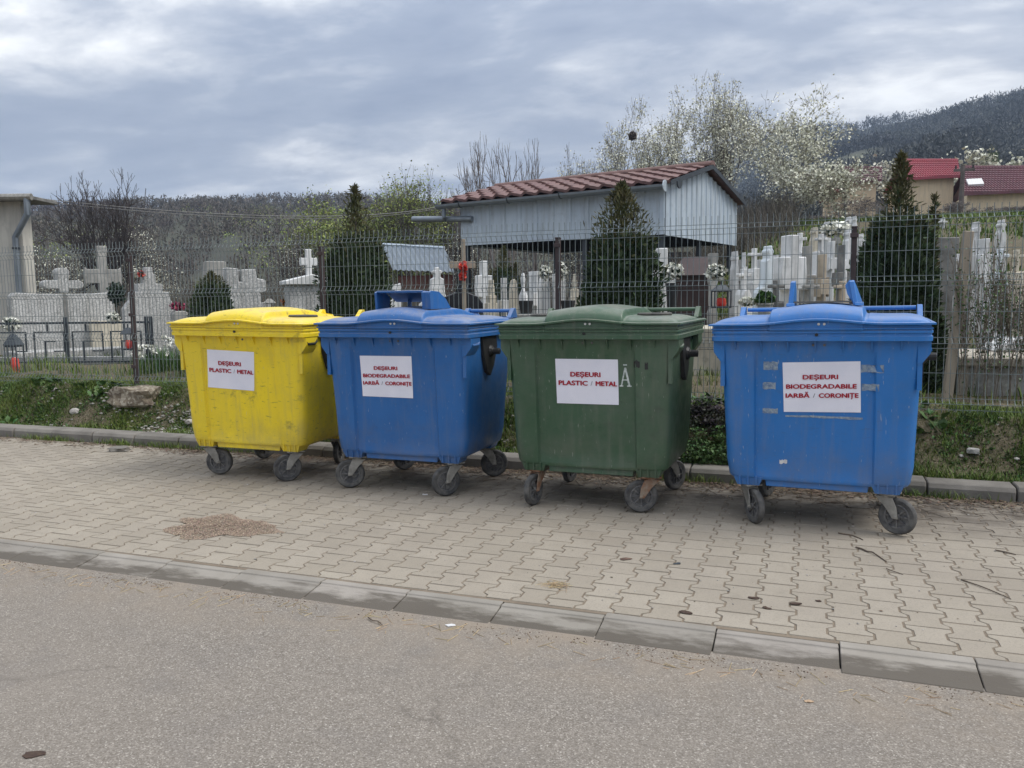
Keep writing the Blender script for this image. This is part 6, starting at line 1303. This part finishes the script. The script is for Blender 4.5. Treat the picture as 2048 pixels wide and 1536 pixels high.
for (u, v, Y, w, sd, nl, st, lb) in ((1150, 284, 38, 100, 61, 2600, 4, 'pale greenish blossoming tree above the middle of the canopy roof'), (1240, 182, 36, 130, 62, 3000, 2, 'half bare blossoming tree with a dark bird nest'), (1355, 140, 38, 180, 63, 4000, 2, 'tallest white blossoming tree above the canopy ridge'), (1440, 158, 39, 120, 64, 3000, 2, 'white blossoming tree right of the tallest one'), (1575, 170, 33, 215, 65, 2900, 2, 'broad sparse blossoming tree with bare top right of the canopy'), (1620, 325, 31, 160, 67, 2700, 3, 'low blossoming thicket tree left of the tallest thuja'), (1400, 300, 40, 90, 68, 3000, 3, 'blossoming tree low behind the canopy ridge'), (1290, 295, 40, 80, 69, 2600, 3, 'twiggy blossoming tree behind the nest tree')):
    plant('blossoming_tree', u, v, Y, lb, 'tree', 'bark', 'blossom', int(nl * 2.1), 0.05, 0.12, seed=sd, stems=st, depth=7, ang=0.50, up=0.035, first=0.9, rmin=0.0042, tr=0.008 if sd in (62, 63, 64) else 0.0045, side=0.36, wide=w)
nst = at(1265, 272, 35.8); o = flowers(tuple(nst), 0.15, 260, ('bark', 'bark'), 'dark round bird nest high in the half bare blossoming tree', 'bird nest', 'bird_nest', 0.07, 1.0)
for (u, v, Y, w, sd, lb) in ((1968, 290, 75, 40, 71, 'dark round evergreen above the maroon roof'), (1700, 330, 70, 40, 72, 'dark evergreen left of the bright red roof')):
    thuja(u, v, w, Y, lb, sd, 0.1, 2500, z0=8.0 if sd == 71 else 7.0, kind='conifer')
for (u, v, Y, w, sd, lb) in ((1945, 298, 72, 50, 81, 'rounded whitish blossom tree behind the maroon roof'), (1765, 312, 74, 60, 82, 'blossom tree behind the bright red roof'), (1860, 312, 78, 80, 83, 'wide blossom tree behind the ridge of the red roof'), (2020, 318, 76, 60, 84, 'blossom tree at the right edge behind the maroon roof')):
    plant('blossoming_tree', u, v, Y, lb, 'tree', 'bark', 'blossom', 900, 0.16, 0.3, seed=sd, stems=2, depth=6, ang=0.5, up=0.05, first=0.8, wide=w)
for (u, v, Y, w, sd, lb) in ((1725, 395, 40, 110, 91, 'brown leafless bush left of the tallest thuja'), (1670, 425, 38, 90, 92, 'brown leafless bush under the low blossoming thicket'), (1905, 402, 40, 70, 93, 'bare bush below the utility pole'), (1985, 412, 38, 90, 94, 'bare bush on the slope below the maroon roofed house'), (2045, 405, 36, 90, 95, 'bare bush at the right edge below the house')):
    plant('bare_bush', u, v, Y, lb, 'bush', 'bark_grey', None, seed=sd, stems=4, depth=6, ang=0.5, up=0.05, first=0.8, rmin=0.0045, tr=0.005, splay=0.5, wide=w)

# ------------------------------------------------------------------ scrub and hills
def brush(P, h, name, m, k=7, w=0.05, fan=0.5):
    n = len(P); h = np.asarray(h)[:, None, None]; a = rng.uniform(0, 2 * PI, (n, k, 1)); t_ = np.abs(rng.normal(0, fan, (n, k, 1)))
    d = np.concatenate([np.cos(a) * np.sin(t_), np.sin(a) * np.sin(t_), np.cos(t_)], 2); sd = np.concatenate([-np.sin(a), np.cos(a), 0 * a], 2)
    L_ = h * rng.uniform(0.5, 1.0, (n, k, 1)); st = P[:, None, :] + np.concatenate([rng.normal(0, .12, (n, k, 2)), 0 * a], 2) * h + np.array([0, 0, 1.0]) * h * rng.uniform(-0.05, 0.30, (n, k, 1)) 
    ww = h * w * rng.uniform(0.5, 1.5, (n, k, 1))
    v = np.stack([st - sd * ww, st + sd * ww, st + d * L_], 2).reshape(-1, 3); f = np.arange(n * k * 3).reshape(-1, 3)
    return np_mesh(name, v, f, m)
n = 2600; Y = rng.uniform(19, 34, n); X = -Y * rng.uniform(0.33, 1.35, n) - 0.5; keep = ~((X > -10.5) & (Y < 23.5)); X, Y = X[keep], Y[keep]
P = np.stack([X, Y, gz(X, Y)], 1); o = link('scrub', brush(P, rng.uniform(0.8, 2.0, len(X)) * np.interp(-X / Y, [0.33, 0.6, 1.3], [1.1, 1.0, 0.85]), 'scrub', MT['scrub'], 18, 0.007, 0.5)); tag(o, kind='stuff')
n = 1300; Y = rng.uniform(25, 42, n); X = Y * rng.uniform(-0.36, -0.02, n); P = np.stack([X, Y, gz(X, Y)], 1)
o = link('scrub', brush(P, rng.uniform(0.7, 1.7, len(X)), 'scrub', MT['scrub'], 18, 0.006, 0.6)); tag(o, kind='stuff')
def crowns(P, h, name, m, k=9, q=0.085):
    k = 15
    """leafless woodland seen from far: every crown a loose cloud of small twig clumps, over a thin stem"""
    n = len(P); h = np.asarray(h)[:, None, None]; d = rng.normal(0, 1, (n, k, 3)); d /= np.linalg.norm(d, axis=2, keepdims=True); d *= rng.uniform(0.3, 1.0, (n, k, 1)) * np.array([0.34, 0.34, 0.42]) * h
    c = P[:, None, :] + np.array([0, 0, 0.58]) * h + d; a = rng.normal(0, 1, (n, k, 3)) * np.array([0.5, 0.5, 1.0]); a /= np.linalg.norm(a, axis=2, keepdims=True); b = np.cross(a, rng.normal(0, 1, (n, k, 3))); b /= np.linalg.norm(b, axis=2, keepdims=True) + 1e-9
    sz = h * q * rng.uniform(0.5, 1.3, (n, k, 1)); v = np.stack([c - a * sz * 1.7, c + b * sz * 0.45, c + a * sz * 1.7, c - b * sz * 0.45], 2).reshape(-1, 3)
    sd = np.array([1.0, 0.2, 0]) * h[:, 0] * 0.012; top = P + np.array([0, 0, 0.8]) * h[:, 0]; v2 = np.stack([P - sd, P + sd, top + sd * .3, top - sd * .3], 1).reshape(-1, 3)
    v = np.concatenate([v, v2]); return np_mesh(name, v, np.arange(len(v)).reshape(-1, 4), m)
def hill(name, sky_px, r0, r1, z0, m, fname, fm, nfor, fh, seed, extend=(None, None), power=1.25, brushk=7, bw=0.05, zb0=None):
    nearf = 0.3 if r0 < 60 else 0.6; brushk = int(brushk * 1.7); bw *= 0.6
    azs, tans = [], []
    for u, v in sky_px:
        d = ray(u, v); azs.append(math.atan2(d[0], d[1])); tans.append(d[2] / math.hypot(d[0], d[1]))
    if extend[0] is not None: azs.insert(0, azs[0] - RAD(extend[0][0])); tans.insert(0, extend[0][1])
    if extend[1] is not None: azs.append(azs[-1] + RAD(extend[1][0])); tans.append(extend[1][1])
    azs, tans = np.array(azs), np.array(tans)
    def zf(az, r):
        tn = np.interp(az, azs, tans); t_ = np.clip((r - r0) / (r1 - r0), 0, 1.4)
        top = CAM[2] + r1 * tn - fh * 0.65
        und = 0.10 * np.sin(az * 23 + r / r1 * 6 + seed) + 0.06 * np.sin(az * 51 - r / r1 * 11 + seed * 2)
        body = np.where(t_ <= 1, t_ ** power, 1 - (t_ - 1) * 0.6)
        return z0 + (top - z0) * body * (1 + und * np.clip(1 - t_, 0, 1) * 1.6) 
    az = np.linspace(azs[0], azs[-1], 160); rr = np.linspace(r0, r1 * 1.3, 60); A2, R2 = np.meshgrid(az, rr); Z2 = zf(A2, R2)
    Z2[0] -= 3
    V = np.stack([R2 * np.sin(A2), R2 * np.cos(A2), Z2], -1).reshape(-1, 3); ii, jj = np.meshgrid(np.arange(59), np.arange(159), indexing='ij'); a0 = (ii * 160 + jj).ravel()
    o = link(name, np_mesh(name, V, np.stack([a0, a0 + 1, a0 + 161, a0 + 160], 1), m, True)); tag(o, kind='structure')
    a = rng.uniform(azs[0], azs[-1], nfor); r_ = r0 + (r1 - r0) * rng.uniform(0.0, 1.03, nfor) ** 0.8
    kk = np.array([mnoise.noise(Vector((x * 14, y / r1 * 6, seed))) for x, y in zip(a, r_)]); keep = (kk > -0.30) | (r_ > r1 * 0.93); a, r_ = a[keep], r_[keep]
    P = np.stack([r_ * np.sin(a), r_ * np.cos(a), zf(a, r_) - 0.3], 1)
    o = link(fname, crowns(P, fh * rng.uniform(0.6, 1.15, len(a)) * (nearf + (1 - nearf) * np.clip((r_ - r0) / (r1 - r0), 0, 1)), fname, fm, 9 if r0 < 60 else 8)); tag(o, kind='stuff')
    return zf, azs
zf, azs = hill('hill', [(0, 408), (100, 404), (330, 397), (450, 394), (540, 390), (640, 388), (760, 392), (900, 408), (1050, 420)], 46, 300, 0.4, MT['hill'], 'hill_woods', MT['forest'], 15000, 4.2, 1.0, ((28, 0.085), (12, 0.05)), 1.1, 11, 0.022)
hill('mountain', [(1180, 372), (1290, 338), (1440, 292), (1500, 268), (1570, 252), (1640, 248), (1720, 243), (1760, 232), (1800, 224), (1860, 224), (1920, 232), (2048, 250)], 240, 620, 8, MT['hill'], 'mountain_woods', MT['forest_b'], 10000, 8.0, 2.0, ((10, 0.07), (16, 0.12)), 1.2, 8, 0.05)
hill('mountain', [(1420, 400), (1560, 330), (1666, 282), (1737, 267), (1796, 249), (1840, 236), (1876, 224), (1905, 208), (1930, 202), (1985, 190), (2048, 180)], 100, 520, 10, MT['hill'], 'mountain_woods', MT['forest_b'], 18000, 7.0, 3.0, ((10, 0.07), (25, 0.26)), 1.15, 9, 0.035)
# bushes scattered over the near foot of the hill: pale blossom and fresh green flecks
for nm, mt_, n, sz in (('hill_blossom', 'blossom', 7, 0.24), ('hill_greenery', 'spring_leaf', 34, 0.26)):
    a = rng.uniform(RAD(-53), RAD(-27), n); r_ = rng.uniform(70, 190, n); c_ = np.stack([r_ * np.sin(a), r_ * np.cos(a), zf(a, r_) + 1.6], 1)
    tips = [(q + rng.normal(0, 1.1, 3) * [1, 1, .7], q + rng.normal(0, 1.1, 3) * [1, 1, .7]) for q in np.repeat(c_, 14, 0)]
    o = link(nm, flakes(nm, tips, n * 90, sz * 0.4, MT[mt_], 0.3, 9)); tag(o, kind='stuff')

# ------------------------------------------------------------------ air
hz = G().box(-1450, -350, -1.4, 1450, 1450, 190).obj('haze', None); hz['kind'] = 'stuff'
hm = bpy.data.materials.new('haze_air'); hm.use_nodes = True; t = hm.node_tree; t.nodes.clear()
pvn = nn(t, 'ShaderNodeVolumePrincipled'); pvn.inputs['Color'].default_value = (0.58, 0.74, 1.0, 1); pvn.inputs['Density'].default_value = 0.00042
hout = nn(t, 'ShaderNodeOutputMaterial'); t.links.new(pvn.outputs[0], hout.inputs['Volume']); hz.data.materials.append(hm)
